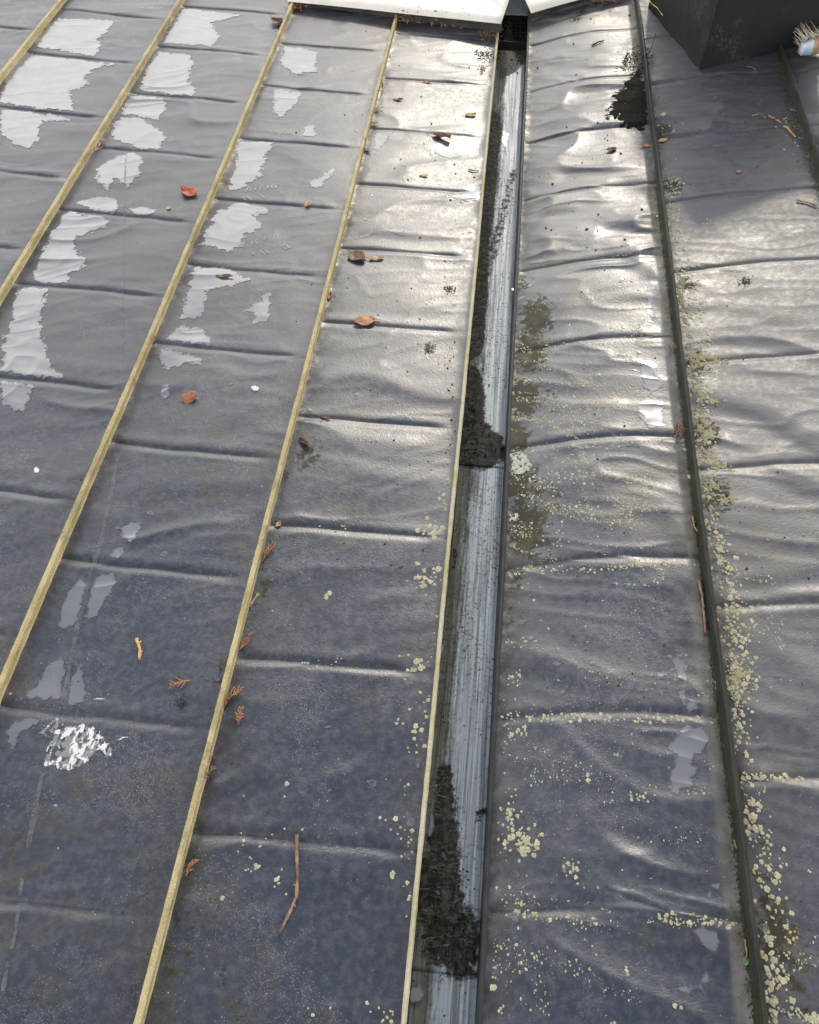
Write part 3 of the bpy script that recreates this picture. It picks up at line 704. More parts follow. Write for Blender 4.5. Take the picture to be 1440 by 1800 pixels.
for P_, sd2 in (([(722,1732),(742,1730),(748,1748),(740,1764),(724,1764),(714,1750)], 811), ([(756,1418),(764,1425),(766,1455),(757,1480),(750,1470),(752,1440)], 812), ([(884,232),(896,236),(890,262),(880,250)], 813)):
    P_ = [plan_g(*p) for p in P_]; xs_ = [p[0] for p in P_]; ys_ = [p[1] for p in P_]
    o = field_mesh('puddle', max(min(xs_)-.01, XE+.006), max(xs_)+.01, min(ys_)-.01, max(ys_)+.01, .0012, poly_field(P_, .003, 90, sd2), lambda x, y, v: GZ+.0048+0*x, 'puddle')
    if o: o['kind'] = 'structure'

# ------------------------------------------------------------------ lichen
def rosettes(name, clusters, mat, seed):
    rg = random.Random(seed); V, F, T = [], [], []
    for cx, cy, sx, sy, n, r0, r1 in clusters:
        for _ in range(n):
            px, py = rg.gauss(cx, sx), rg.gauss(cy, sy)
            x, y = plan(px, py)
            if XE-.008 < x < XF+.008: continue
            r = rg.uniform(0, 1)**2.2*(r1-r0)+r0; r *= mpp(py)*.82; k = 11; z = S(x, y); b = len(V); tone = rg.random()
            hh = min(.0009, r*.15)
            ang = rg.uniform(0, 6); V.append((x, y, z+hh*.75)); T.append(tone*.35)
            for ring_, (fr, fz) in enumerate(((.62, 1.0), (1.0, -.25))):
                for q in range(k):
                    a = 6.283*q/k+ang; rr = r*fr*rg.uniform(.62, 1.28); X, Y = x+rr*math.cos(a), y+rr*math.sin(a)
                    V.append((X, Y, z+hh*fz+.0002)); T.append(min(1, tone*.6+(.45 if ring_ == 0 else .1)))
            for q in range(k):
                q2 = (q+1) % k; F += [(b, b+1+q, b+1+q2), (b+1+q, b+1+k+q, b+1+k+q2, b+1+q2)]
    me = mesh(name, V, F); at_ = me.attributes.new('tone', 'FLOAT', 'POINT'); at_.data.foreach_set('value', T)
    o = link(name, me, mat); o['kind'] = 'stuff'; return o
def line_cl(p0, p1, n, sx, sy, per, r0, r1):
    return [(p0[0]+(p1[0]-p0[0])*i/n, p0[1]+(p1[1]-p0[1])*i/n, sx, sy, per, r0, r1) for i in range(n+1)]
CLL = [(760,930,16,10,26,2,7),(752,1015,16,12,28,2,7.5),(735,1170,16,9,20,2,7.5),(752,1250,6,30,16,2,6),(738,1290,10,20,18,2,7),(800,510,18,22,20,1,4),
       (605,922,22,4,8,1.5,4),(565,1163,25,4,9,1.5,4.5),(575,1047,4,3,3,4,7),(700,1270,4,4,3,3,6),(440,1520,10,12,8,2,6),(490,1540,5,15,7,2.5,6),(672,1440,3,2,2,3,5),
       (712,1460,10,12,9,2,7),(693,1535,4,3,2,4,6),(715,1575,3,3,2,4,6),(505,1378,3,2,2,4,6),(440,1485,16,10,7,2,5),(680,1785,14,10,16,2,7),(720,1480,8,120,22,1.5,5),
       (560,1440,90,60,16,1.2,3),(770,1080,6,60,16,1.2,4),(790,830,8,25,20,1.5,5),(783,880,8,25,14,1.5,5),(395,1580,3,3,2,4,6),(820,430,10,60,16,1,3.5),(550,1795,30,30,6,2,5),
       (520,1380,200,160,24,.8,2.2)]
CLR = line_cl((905,1003),(1215,992),14,8,4,9,1,4)+line_cl((900,1260),(1240,1266),14,9,4,9,1.2,5)+line_cl((905,1606),(1040,1618),5,9,6,6,1.2,5)+line_cl((1150,1615),(1275,1622),6,8,6,12,1.5,5.5)
CLR += line_cl((905,790),(1190,772),12,9,4,8,1,3.4)+line_cl((930,668),(1120,682),8,10,4,8,1,3.2)+line_cl((940,705),(1120,690),7,12,4,7,1,3)+line_cl((910,845),(1050,835),6,12,6,10,1.2,3.8)
CLR += line_cl((960,610),(1130,600),6,10,4,6,1,3)+line_cl((905,875),(1110,920),7,14,8,10,1,3.6)+line_cl((940,545),(1130,485),7,9,3,6,.9,2.4)
CLR += [(1000,760,60,60,110,.9,3.2),(980,880,60,40,90,.9,3.4),(940,960,25,60,40,1,3.5),(920,1480,14,14,46,2,7.5),(895,1425,10,14,22,2,6.5),(905,1290,14,10,18,2,6),(910,1190,8,6,12,2,6),(905,1130,16,6,16,1.5,5),
        (1006,1525,7,9,16,2,6.5),(915,1600,12,8,22,2,6),(868,1735,2,2,3,6,9),(885,1775,6,6,4,2,5),(895,1690,12,40,14,1.2,4),(890,1390,8,60,22,1.2,4.5),(1125,1402,12,5,12,2,4.5),(1230,1395,14,5,10,1.5,4),
        (1035,1365,3,3,2,4,6),(1090,1325,6,4,3,2,5),(1105,1705,6,6,4,2,5),(1190,1770,5,5,2,3,5),(1200,1470,30,12,26,1,2.4),(1060,1120,100,90,60,.8,2.4),(1070,1500,100,140,60,.8,2.2)]
# along the far side of the second seam
GX = lambda y: 1125+(y-0)*.119
for yy in range(320, 1790, 26):
    CLR.append((GX(yy)+26+14*math.sin(yy*.013)+(6 if yy > 1200 else 0), yy, 8+yy*.004, 12, 20 if yy < 1300 else 8, 1.2+yy*.0006, 3.5+yy*.0026))
CLR += line_cl((1310,1366),(1400,1372),5,8,3,7,2,6)+line_cl((1395,1782),(1440,1795),3,8,6,8,2,7)
CLR += [(1318,1442,7,14,18,3,8),(1330,1530,5,12,9,2.5,6.5),(1290,1070,14,6,18,2,6),(1290,1205,18,16,40,2,6.5),(1300,1125,20,8,20,1.5,5),(1352,1648,4,4,3,5,8),(1360,1745,9,22,22,3,8),(1390,1655,6,3,4,2.5,5),(1360,1690,14,12,8,2,6),
        (1200,60,60,30,12,1,2.5),(1165,235,14,22,26,1,3),(1185,318,10,16,20,1,3.2),(1230,260,70,60,30,.7,1.8),(1385,215,14,14,20,1,3),(1400,260,12,20,18,1,3)]
def crest_spots(key, y0, y1, n, thr, r0, r1, seed, x0=0, x1=1):
    rg = np.random.default_rng(seed); b = BAYS[key]; X = b['xl']+(b['xr']-b['xl'])*rg.uniform(max(.03, x0), min(.95, x1), n); Y = rg.uniform(y0, y1, n)
    c1, c2 = creases(b, X, Y); ok = (np.maximum(c1, c2) > thr) & (fbm(X*5, Y*5, seed, 2) > .42)
    return [(x, y, r0+(r1-r0)*rg.random()**3) for x, y in zip(X[ok], Y[ok])]
def small_rosettes(pts, mat, seed):
    rg = random.Random(seed); V, F, T = [], [], []
    for x, y, r in pts:
        z = S(x, y); b = len(V); k = 7; tone = rg.random(); a0 = rg.uniform(0, 6); V.append((x, y, z+r*.28)); T.append(tone*.5)
        for q in range(k):
            a = a0+6.283*q/k; rr = r*rg.uniform(.6, 1.3); V.append((x+rr*math.cos(a), y+rr*math.sin(a), z+.0001)); T.append(min(1, tone*.7+.3))
        F += [(b, b+1+q, b+1+(q+1) % k) for q in range(k)]
    me = mesh('lichen', V, F); me.attributes.new('tone', 'FLOAT', 'POINT').data.foreach_set('value', T)
    o = link('lichen', me, mat); o['kind'] = 'stuff'
small_rosettes(crest_spots('f', .85, 1.95, 16000, .62, .0007, .0030, 5, .0, .8)+crest_spots('f', .1, .85, 6000, .70, .0006, .0024, 6)+crest_spots('g', .1, 2.0, 5000, .72, .0007, .0026, 7, 0, .3), 'lichen', 8)
rosettes('lichen', CLL, 'lichen', 3); rosettes('lichen', CLR, 'lichen', 4)
def CF(f0, seed): return lambda X, Y: np.minimum(f0(X, Y), .02*(fbm(X*130, Y*130, seed+31, 3, .7)-.43))
def crust(poly_px, seed, mat='crust', h=.0014, amp=.018):
    P = [plan(*p) for p in poly_px]; xs = [p[0] for p in P]; ys = [p[1] for p in P]; m = .02
    o = field_mesh('lichen_crust', min(xs)-m, max(xs)+m, min(ys)-m, max(ys)+m, .0017, CF(poly_field(P, amp, 85, seed), seed),
                   lambda x, y, v: surf(x, y)+.0002+np.minimum(h, np.clip(v, 0, None)*.5)*(.25+1.5*fbm(x*260, y*260, seed, 2)), mat)
    if o:
        t = o.data.attributes.new('tone', 'FLOAT', 'POINT'); t.data.foreach_set('value', list(np.clip(RNG.normal(.5, .3, len(o.data.vertices)), 0, 1))); o['kind'] = 'stuff'
crust(Z6((680,40),(720,120),(730,240),(760,300),(750,380),(770,480),(740,480),(715,330),(690,180)), 601)
crust(Z6((745,520),(820,515),(910,540),(960,560),(820,580),(800,640),(800,700),(900,760),(960,770),(850,780),(770,740),(765,620)), 602)
crust(Z6((790,790),(850,850),(930,885),(850,900),(910,950),(870,990),(890,1060),(1000,1130),(900,1135),(850,1100),(810,1000),(790,880)), 603)
crust(Z6((820,1150),(880,1160),(920,1260),(1000,1280),(900,1320),(850,1240)), 604)
crust(Z9((960,870),(1040,830),(1100,850),(1040,890),(1030,960),(980,990),(960,930)), 605)
crust(Z9((950,490),(1000,490),(1010,530),(960,530)), 606)
crust([(905,795),(925,798),(932,815),(925,835),(905,840),(898,820)], 607, 'mint', .0015)
crust([(895,905),(915,905),(912,918),(897,916)], 608, 'mint', .0012)
crust([(908,1480),(930,1468),(945,1490),(925,1505),(905,1500)], 611, 'lichen', .004, .008)

# moss along the foot of the dark seam
def moss(x0, y0, y1, n, wd, seed):
    rg = random.Random(seed); V, F = [], []
    for _ in range(n):
        y = rg.uniform(y0, y1); x = x0-abs(rg.gauss(0, wd))-.006; r = rg.uniform(.0004, .0014); b = len(V); z = S(x, y)
        for q in range(5): V.append((x+r*math.cos(1.257*q), y+r*1.6*math.sin(1.257*q), z+.0002))
        V.append((x+rg.uniform(-.001, .001), y, z+r*1.3)); F += [(b+q, b+(q+1) % 5, b+5) for q in range(5)]
    o = link('moss', mesh('moss', V, F), 'moss'); o['kind'] = 'stuff'
moss(XG, 0.05, 2.2, 2200, .003, 5); moss(XH, 1.9, 2.9, 1500, .010, 6)

# ------------------------------------------------------------------ bird droppings and scraped line
def blob(poly_px, seed, name, label, mat='white', amp=.005, cell=.0012, h=.0012, thr=None):
    P = [plan(*p) for p in poly_px]; xs = [p[0] for p in P]; ys = [p[1] for p in P]; pf = poly_field(P, amp, 140, seed)
    def fn(X, Y):
        v = pf(X, Y)
        if thr is not None: v = np.minimum(v, .02*(fbm(X*150, Y*110, seed+9, 3, .65)-thr(X, Y, P)))
        return v
    o = field_mesh(name, min(xs)-.01, max(xs)+.01, min(ys)-.01, max(ys)+.01, cell, fn,
                   lambda x, y, v: surf(x, y)+.0003+np.minimum(h, np.clip(v, 0, None)*.6), mat)
    return o
BD_P = Z7((205,1165),(300,1085),(340,1130),(440,1120),(520,1150),(590,1240),(600,1290),(560,1310),(530,1250),(480,1290),(410,1350),(350,1360),(230,1340),(270,1200))
bd = empty('bird_dropping', at(135, 1310), 'large splattered white bird dropping on the lower left bay', 'bird dropping')
for o in (blob(BD_P, 701, 'white_splatter', '', 'white', .010, .0011, .0005, lambda X, Y, P: .47+0*X),
          blob(BD_P, 705, 'grey_film', '', 'greyflake', .006, .0016, .0004, lambda X, Y, P: .40+0*X)):
    o.parent = bd; o.matrix_parent_inverse = Matrix.Translation(-bd.location)
for poly, sd_, lab in ((Z4((172,1115),(195,1108),(215,1125),(205,1145),(178,1145)), 711, 'small cream-white bird dropping left of the second golden seam'),
                       (Z4((1320,690),(1345,683),(1370,695),(1362,712),(1335,716)), 712, 'small white bird dropping near the curled brown leaf'),
                       (Z7((485,985),(520,980),(565,983),(560,992),(520,990),(490,995)), 715, 'thin white bird-dropping streak just above the large splattered one'),
                       (Z7((620,1205),(650,1182),(680,1190),(660,1195),(630,1212)), 716, 'small white bird-dropping squiggle right of the large splattered one'),
                       (Zm(0, 1350, [(275,195),(300,185),(312,200),(290,210)]), 713, 'tiny white bird dropping below the large splattered one'),
                       (Z7((45,960),(60,950),(66,960),(50,968)), 714, 'tiny white bird dropping at the left edge above the large splattered one')):
    o = blob(poly, sd_, 'bird_dropping', lab, 'white', .002, .0009, .0015); tag(o, lab, 'bird dropping')

def strip(pts_px, wd, mat, label, up=.0007):
    P = []
    for (a, b) in zip(pts_px[:-1], pts_px[1:]):
        for t in np.linspace(0, 1, 40, endpoint=False): P.append(plan(a[0]+(b[0]-a[0])*t, a[1]+(b[1]-a[1])*t))
    V, F = [], []
    for i, (x, y) in enumerate(P):
        w_ = wd*(.35+1.0*float(fbm(y*60, 1.0, 3, 3)))
        for s in (-.5, .5): V.append((x+s*w_, y, S(x+s*w_, y)+up))
    for i in range(len(P)-1):
        if float(vn(P[i][1]*25, 4.0, 8)) < .10: continue
        F.append((2*i, 2*i+1, 2*i+3, 2*i+2))
    return V, F
for pts, wd, lab in (([(222,268),(219,360),(217,500),(215,640)], .005, 'thin pale scraped line in the upper part of the second bay'),
                     ([(207,800),(200,850),(178,955),(160,1010),(135,1110),(112,1232)], .010, 'pale scraped line crossing the two lower puddles'),
                     ([(76,1358),(62,1430),(50,1492)], .010, 'short pale scraped line below the big white dropping'),
                     ([(40,1545),(28,1640),(5,1745)], .007, 'faint scraped line in the bottom left corner')):
    V, F = strip(pts, wd, 'chalk', lab, .0016); o = link('scraped_line', mesh('scraped_line', V, F), 'chalk'); tag(o, lab, 'scratch')

# ------------------------------------------------------------------ leaves, twigs, sprigs
def leaf(px, py, length_px, rot, mat, label, wid=.62, curl=.25, stem=.35, tilt=0, seed=0, cup=.0):
    rg = random.Random(seed); L = length_px*mpp(py); root = empty('leaf', at(px, py, .0012), label, 'leaf'); root.rotation_euler = (tilt, 0, rot)
    n, m = 14, 8; V, F = [], []
    for i in range(n+1):
        t = i/n; hw = L*wid*.5*(math.sin(math.pi*min(1, t**.85))**.8)*(1+.10*math.sin(t*44))
        for j in range(m+1):
            s = j/m*2-1; jag = 1+rg.uniform(-.06, .06)*(abs(s) > .9)
            x = (t-.5)*L; y = s*hw*jag
            vein = .012*L*abs(math.sin((t*7+abs(s)*1.4)*math.pi))*abs(s)
            z = .6*L*curl*((abs(s)**1.6)*.38*(.5+t)+.55*(t-.5)**2)+vein+L*.03*math.sin(t*9+s*2+seed)+cup*L*s*.4
            V.append((x, y, z))
    F = [(i*(m+1)+j, (i+1)*(m+1)+j, (i+1)*(m+1)+j+1, i*(m+1)+j+1) for i in range(n) for j in range(m)]
    zmin = min(v[2] for v in V); V = [(a, b, c-zmin) for a, b, c in V]
    o = link('blade', mesh('blade', V, F), mat, root); o.modifiers.new('t', 'SOLIDIFY').thickness = .0006
    if stem:
        V2, F2 = [], []; z0 = V[m//2][2]
        tube(V2, F2, [(-.48*L, 0, z0+.0004), (-.5*L-stem*L*.5, .03*L, z0*.6+.001), (-.5*L-stem*L, .10*L, .0012)], [.0009, .0008, .0010], 6)
        link('stalk', mesh('stalk', V2, F2), mat, root)
        V3, F3 = [], []
        tube(V3, F3, [(V[i*(m+1)+m//2][0], 0, V[i*(m+1)+m//2][2]+.0003) for i in range(n)], [.0008*(1-i/n*.6) for i in range(n)], 5)
        link('midrib', mesh('midrib', V3, F3), mat, o)
    return root
R = math.radians
leaf(333, 341, 32, R(160), 'leaf_red', 'red-brown curled leaf lying in the second bay near the top', .75, .45, .15, 0, 1)
leaf(628, 453, 36, R(-35), 'leaf_brown', 'dark brown ribbed leaf beside the third golden seam', .85, .30, .2, 0, 2)
leaf(662, 456, 26, R(20), 'leaf_tan', 'ragged tan leaf scrap right of the dark brown leaf', .35, .3, .3, 0, 3)
leaf(641, 565, 38, R(200), 'leaf_orange', 'flat orange-brown leaf on a cross joint of the middle bay', .72, .18, .22, 0, 4)
leaf(334, 701, 27, R(30), 'leaf_orange', 'curled orange-brown leaf above the dark bay middle', .7, .8, .1, R(12), 5, .3)
leaf(395, 487, 30, R(4), 'leaf_brown', 'thin brown leaf floating on the puddle of the third bay', .28, .25, 0, 0, 6)
leaf(490, 41, 26, R(150), 'leaf_brown', 'crumpled dark leaf caught on the second golden seam at the top', .8, .8, .2, R(-20), 7, .4)
leaf(776, 243, 34, R(-12), 'leaf_brown', 'long dark leaf with a stalk on the joint near the gutter', .35, .5, .35, 0, 8)
leaf(827, 202, 20, R(15), 'leaf_tan', 'small tan leaf near the top of the gutter edge', .55, .4, .2, 0, 9)
leaf(535, 779, 26, R(-35), 'leaf_brown', 'narrow brown seed pod right of the third golden seam', .34, .7, .1, 0, 10)
leaf(1075, 264, 16, R(10), 'leaf_brown', 'small brown leaf on the rippled bay right of the gutter', .7, .6, .2, 0, 11)
leaf(1133, 258, 16, R(-20), 'leaf_orange', 'small orange leaf against the dark mossy seam near the box shadow', .6, .4, .3, 0, 12)
leaf(541, 361, 13, R(60), 'leaf_tan', 'tiny tan leaf curl on a joint of the third bay', .7, .9, .2, 0, 13)
leaf(297, 367, 9, R(60), 'leaf_tan', 'tiny round seed below the red leaf', .9, .6, 0, 0, 14)
leaf(1299, 303, 9, R(5), 'leaf_orange', 'small orange flake in the shadow of the black box', .7, .4, 0, 0, 15)
leaf(745, 310, 15, R(10), 'leaf_tan', 'slim tan flake on the middle bay below the long dark leaf', .35, .3, 0, 0, 16)
leaf(752, 145, 14, R(8), 'leaf_orange', 'orange leaf flake on the upper joint of the middle bay', .5, .4, .2, 0, 17)
leaf(1165, 205, 10, R(40), 'leaf_tan', 'pale tan flake right of the mossy seam in the box shadow', .8, .5, 0, 0, 18)
leaf(1165, 247, 16, R(20), 'leaf_tan', 'larger pale leaf flake beside the mossy seam in the shadow', .6, .4, 0, 0, 19)
leaf(271, 600, 17, R(80), 'leaf_orange', 'small orange flake leaning on the second golden seam', .35, .4, 0, 0, 20)
leaf(490, 922, 12, R(70), 'leaf_tan', 'yellow flake at the foot of the third golden seam', .7, .5, 0, 0, 21)
leaf(572, 733, 17, R(-6), 'leaf_brown', 'small brown flake on the middle bay joint above the seed pod', .3, .4, 0, 0, 22)
leaf(580, 522, 18, R(85), 'leaf_orange', 'narrow brown flake beside the third golden seam below the ribbed leaf', .3, .5, 0, 0, 23)
leaf(700, 176, 18, R(10), 'leaf_brown', 'faint brown flake near the top of the middle bay', .35, .2, 0, 0, 24)

def twig(pts_px, r, mat, label, up=.0015, seed=0, knob=.25, name='twig'):
    rg = random.Random(seed); P = []
    for a, b in zip(pts_px[:-1], pts_px[1:]):
        for t in (0, .25, .5, .75): P.append((a[0]+(b[0]-a[0])*t, a[1]+(b[1]-a[1])*t))
    P.append(pts_px[-1]); c0 = at(*P[len(P)//2]); V, F = [], []
    pts = [at(p[0]+rg.uniform(-.6, .6), p[1]+rg.uniform(-.6, .6), up+r*rg.uniform(.7, 1.1))-c0 for p in P]
    tube(V, F, pts, [r*rg.uniform(1-knob, 1+knob)*(1-.35*i/len(pts)) for i in range(len(pts))], 7)
    for q in range(2, len(pts)-1, 4):
        d = Vector((rg.uniform(-1, 1), rg.uniform(-1, 1), .3)).normalized(); tube(V, F, [pts[q], pts[q]+d*r*2.2], [r*.6, r*.3], 5)
    o = link(name, mesh(name, V, F), mat); o.location = c0; return tag(o, label, 'twig')
twig([(523,1468),(522,1500),(524,1540),(522,1578),(512,1600),(493,1640)], .0032, 'twig', 'long bent brown twig lying in the bottom middle bay', seed=1)
twig([(241,1124),(247,1142),(247,1160)], .0035, 'twig_pale', 'short pale twig lying in the lower left bay', seed=2)
twig([(1226,1025),(1233,1050),(1236,1080),(1238,1115)], .0026, 'twig', 'dark twig lying along the mossy seam, lower', seed=3)
twig([(1216,913),(1219,930),(1225,938)], .0022, 'twig', 'short forked twig beside the mossy seam above the dark twig', seed=4)
twig([(1308,1652),(1311,1672),(1312,1690)], .0016, 'twig', 'thin red twig with a green leaf at the mossy seam, bottom right', seed=5)
twig([(1290,1478),(1293,1494)], .0018, 'twig', 'tiny red twig in the shade of the mossy seam', seed=6)
twig([(1352,206),(1365,213),(1374,218)], .0030, 'twig', 'short brown twig in the box shadow near the right seam', seed=7)
twig([(1378,222),(1390,233),(1398,243)], .0034, 'leaf_orange', 'forked orange twig at the right mossy seam', seed=8)
twig([(1322,204),(1335,201),(1346,209)], .0016, 'twig', 'thin crooked twig in the box shadow', seed=9)
twig([(1312,118),(1322,119),(1327,124)], .0016, 'leaf_red', 'thin red stalk close under the black box', seed=10)
twig([(1398,358),(1420,362),(1434,368)], .0022, 'twig', 'fine twig below the box shadow by the right seam', seed=11)
twig([(672,140),(674,155),(670,170)], .0018, 'leaf_orange', 'orange curved stalk beside the third golden seam near the top', seed=12)
twig([(824,300),(833,302),(841,301)], .0018, 'leaf_brown', 'tiny forked brown twig close to the gutter edge', seed=13)
twig([(1040,82),(1050,78),(1062,74)], .0026, 'dirt', 'short dark twig on the rippled bay near the top', seed=14)
twig([(1133,112),(1143,95),(1150,72)], .0014, 'dirt', 'thin wire-like stalk leaning over the mossy seam at the top', up=.02, seed=15)
twig([(1136,14),(1148,28),(1162,44)], .0016, 'twig_pale', 'pale stalk against the corner of the black box', up=.03, seed=16)
twig([(846,8),(858,26),(880,44)], .0014, 'twig_pale', 'thin straw lying over the cream capping corner', up=.062, seed=17)
leaf(1311, 1690, 13, R(70), 'green', 'small green leaf at the end of the thin red twig', .7, .3, 0, 0, 40)

def sprig(px, py, length_px, rot, mat, label, n=5, seed=0, spread=.9):
    rg = random.Random(seed); L = length_px*mpp(py); V, F = [], []
    def branch(p, ang, l, r):
        k = 6; pts, rad = [], []
        for i in range(k+1):
            t = i/k; a = ang+.35*math.sin(t*2+seed)*t
            pts.append(Vector((p[0]+math.cos(a)*l*t, p[1]+math.sin(a)*l*t, p[2]+.0025*math.sin(t*3+ang)+l*.10*t))); rad.append(r*(1.15 if i % 2 else .75)*(1-.45*t))
        tube(V, F, pts, rad, 6, .6); return pts
    main = branch((-L/2, 0, .0022), 0, L, .0017)
    for i in range(n):
        t = .18+.68*i/max(1, n-1); p = main[int(t*6)]
        for s in ((1, -1) if rg.random() > .25 else (1,)):
            branch(p, s*rg.uniform(.35, spread), L*(.5-.32*t)*rg.uniform(.7, 1.2), .0015)
    o = link('conifer_sprig', mesh('conifer_sprig', V, F), mat); o.location = at(px, py, .0006); o.rotation_euler = (0, 0, rot)
    return tag(o, label, 'sprig')
sprig(317, 1200, 36, R(195), 'sprig', 'flat rust-coloured conifer sprig alone in the lower left bay', 5, 1)
sprig(421, 1261, 30, R(100), 'sprig', 'fan-shaped rust conifer sprig just right of the third golden seam', 6, 2)
sprig(405, 1226, 44, R(75), 'sprig', 'upright rust conifer sprig touching the third golden seam above the fan-shaped one', 5, 3, .6)
sprig(470, 972, 40, R(80), 'sprig', 'orange conifer sprig leaning on the third golden seam, uppermost of them', 5, 4, .5)
sprig(433, 1131, 34, R(60), 'sprig', 'pale orange conifer sprig beside the third golden seam, by the joint', 4, 5, .5)
sprig(446, 1062, 32, R(40), 'leaf_tan', 'tan curled sprig beside the third golden seam', 2, 6, .4)
sprig(372, 1332, 40, R(75), 'sprig', 'dark orange sprig pressed against the third golden seam, low', 3, 7, .35)
sprig(362, 1370, 48, R(70), 'sprig_dark', 'brown sprig hanging along the third golden seam, lowest but one', 4, 8, .4)
sprig(335, 1525, 30, R(80), 'sprig', 'small bright orange conifer sprig near the bottom of the third golden seam', 6, 9, .6)
sprig(1196, 755, 46, R(-78), 'sprig_dark', 'brown conifer sprig in the angle of the mossy seam, middle', 6, 10, .7)
sprig(1185, 613, 36, R(-65), 'sprig_dark', 'brown forked sprig against the mossy seam above the middle one', 4, 11, .7)
sprig(1250, 892, 22, R(-45), 'sprig_dark', 'small brown sprig just right of the mossy seam', 3, 12, .7)
sprig(178, 260, 36, R(60), 'leaf_tan', 'bleached tan sprig leaning on the first full golden seam', 3, 13, .9)
sprig(393, 317, 14, R(20), 'leaf_tan', 'tiny tan sprig beside the second golden seam', 2, 14)
sprig(663, 195, 22, R(50), 'leaf_orange', 'small orange sprig beside the third golden seam, upper', 3, 15)
sprig(655, 220, 20, R(20), 'leaf_orange', 'orange sprig heap at the foot of the third golden seam, upper joint', 5, 16)

# ------------------------------------------------------------------ crumbs, litter, clods
def crumbs(name, spots, mat, seed, flat=.6):
    rg = random.Random(seed); V, F = [], []
    base = [Vector(v) for v in ((1,0,0),(-1,0,0),(0,1,0),(0,-1,0),(0,0,1),(0,0,-1))]
    tri = [(0,2,4),(2,1,4),(1,3,4),(3,0,4),(2,0,5),(1,2,5),(3,1,5),(0,3,5)]
    for x0, x1, y0, y1, n, r0, r1, zu in spots:
        for _ in range(n):
            p = at(rg.uniform(x0, x1), rg.uniform(y0, y1), rg.uniform(0, zu))
            if XE-.004 < p.x < XF+.004: continue
            r = r0+(r1-r0)*rg.random()**3; b = len(V); a = rg.uniform(0, 6.28); e = rg.uniform(.4, 1)
            for q in base:
                u, v = q.x*r*rg.uniform(.7, 1.3), q.y*r*e*rg.uniform(.7, 1.3)
                V.append((p.x+u*math.cos(a)-v*math.sin(a), p.y+u*math.sin(a)+v*math.cos(a), p.z+.3*r+q.z*r*flat))
            F += [tuple(b+k for k in t) for t in tri]
    o = link(name, mesh(name, V, F), mat, None, False); o['kind'] = 'stuff'
crumbs('dirt_crumbs', [(940,1130,10,440,120,.0012,.0055,0),(690,870,60,420,70,.001,.0045,0),(480,680,40,700,40,.001,.004,0),(900,1200,450,1250,120,.001,.0035,0),(1220,1440,400,1250,60,.001,.004,0),
   (560,790,450,1050,80,.001,.0035,0),(780,800,590,800,30,.0012,.004,0),(100,460,980,1700,40,.0008,.0026,0),(10,460,100,900,30,.0008,.0024,0),(1150,1400,100,340,60,.001,.0035,0),(250,360,1600,1720,0,.001,.002,0),
   (860,878,60,180,30,.001,.004,0),(1385,1440,150,330,20,.0012,.004,0)], 'dirt', 1)
crumbs('pale_grit', [(220,460,900,1400,60,.0005,.0014,0),(480,760,900,1750,120,.0005,.0015,0),(900,1280,900,1790,260,.0005,.0015,0),(1270,1440,1000,1790,120,.0006,.0016,0),(0,220,900,1790,60,.0005,.0013,0),(1140,1390,110,340,60,.0006,.0018,0)], 'lichen', 2)
def clod(px, py, size_px, n, label, mat, name='clod', cat='debris', up=0, seed=0, spreadx=1, spready=1):
    rg = random.Random(seed+50); c0 = at(px, py, up); root = None; V, F = [], []; s = size_px*mpp(py)
    for _ in range(n):
        d = Vector((rg.gauss(0, .35)*s*spreadx, rg.gauss(0, .35)*s*spready, abs(rg.gauss(0, .12))*s))
        z = S(c0.x+d.x, c0.y+d.y)-c0.z+up; d.z += max(z, -.02); a = rg.uniform(0, 6.28); l = s*rg.uniform(.08, .24)
        q = d+Vector((math.cos(a)*l, math.sin(a)*l, rg.uniform(-.1, .25)*l)); r = rg.uniform(.0007, .0022)
        tube(V, F, [d+Vector((0, 0, r)), (d+q)/2+Vector((0, 0, r+l*.15)), q+Vector((0, 0, r))], [r*.6, r*1.5, r*.5], 5, .6)
    o = link(name, mesh(name, V, F), mat); o.location = c0; return tag(o, label, cat)
clod(753, 612, 17, 40, 'round crumbly clod of lichen in the middle bay', 'crust', seed=1)
clod(720, 38, 44, 120, 'heap of rusty leaf litter under the cream capping beside the third golden seam', 'sprig', 'leaf_litter', 'leaf litter', seed=2, spready=.35)
clod(790, 46, 50, 70, 'thin line of rusty litter along the shadow of the cream capping', 'leaf_orange', 'leaf_litter', 'leaf litter', seed=3, spready=.2)
clod(522, 12, 30, 80, 'rusty litter at the head of the second golden seam', 'sprig', 'leaf_litter', 'leaf litter', seed=4, spready=.6)
clod(862, 62, 26, 110, 'brown litter wedged at the top corner beside the gutter', 'sprig_dark', 'leaf_litter', 'leaf litter', seed=5, spready=1.6)
clod(852, 98, 24, 70, 'dark tangle of litter on the gutter edge near the top', 'dirt', 'leaf_litter', 'leaf litter', seed=6)
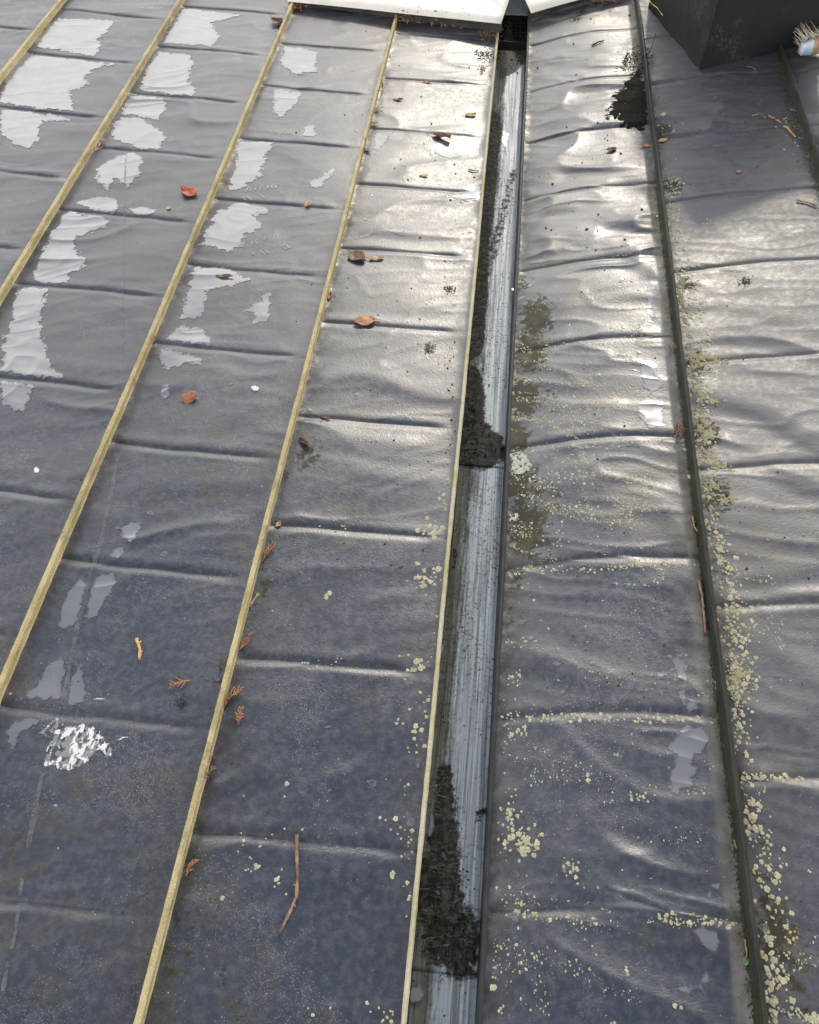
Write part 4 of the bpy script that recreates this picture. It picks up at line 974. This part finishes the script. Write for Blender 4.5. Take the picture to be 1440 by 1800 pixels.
clod(847, 122, 12, 40, 'small orange tuft of litter below the dark tangle', 'leaf_orange', 'leaf_litter', 'leaf litter', seed=7, spready=1.5)
clod(1118, 110, 34, 150, 'black tangle of wet litter caught on the mossy seam below the box', 'dirt', 'leaf_litter', 'leaf litter', seed=8, spready=1.5)
clod(1070, 6, 40, 90, 'brown litter along the top of the rippled bay', 'sprig_dark', 'leaf_litter', 'leaf litter', seed=9, spready=.5)
clod(1022, 16, 12, 30, 'small black clod on the rippled bay close to the gutter top', 'dirt', seed=10)
clod(1012, 34, 16, 36, 'larger black clod on the rippled bay below the small one', 'dirt', seed=11)
clod(644, 268, 10, 30, 'small black clod beside the third golden seam', 'dirt', seed=12)
clod(1310, 495, 14, 40, 'small brown clod on the upper right bay', 'dirt', seed=13)
clod(320, 1235, 16, 26, 'dark crumbs under the flat rust sprig', 'dirt', seed=14)
clod(790, 509, 12, 40, 'dark lichen clod near the gutter edge', 'moss', seed=15)
# ragged black film below the tangle on the mossy seam
o = film([(1128,120),(1112,130),(1098,150),(1082,165),(1072,195),(1068,215),(1085,205),(1095,220),(1112,222),(1135,230),(1140,180)], 801, 'black_film', 'sooty_black', .035, .0006, .0016); o['kind'] = 'stuff'

# specks of dirt lying on the pale cappings
def cap_specks():
    rg = random.Random(77); V, F = [], []
    for x0, x1, y0, y1, n, z in ((600, 878, 2, 36, 46, .0535), (940, 1040, -6, 16, 16, .066)):
        for _ in range(n):
            px, py = rg.uniform(x0, x1), rg.uniform(y0, y1)
            if x0 < 800 and py > (px-520)*.111-2: continue
            x, y = plan(px, py, lambda x: z); r = .001+.006*rg.random()**4; b = len(V); k = 6; a0 = rg.uniform(0, 6)
            if x0 > 900: continue
            for q in range(k):
                a = a0+6.283*q/k; V.append((x+r*rg.uniform(.6, 1.4)*math.cos(a), y+r*rg.uniform(.4, 1)*math.sin(a), z-.002))
            V.append((x, y, z+r*.4)); F += [(b+q, b+(q+1) % k, b+k) for q in range(k)]
    o = link('capping_dirt', mesh('capping_dirt', V, F), 'dirt', None, False); o['kind'] = 'stuff'
cap_specks()
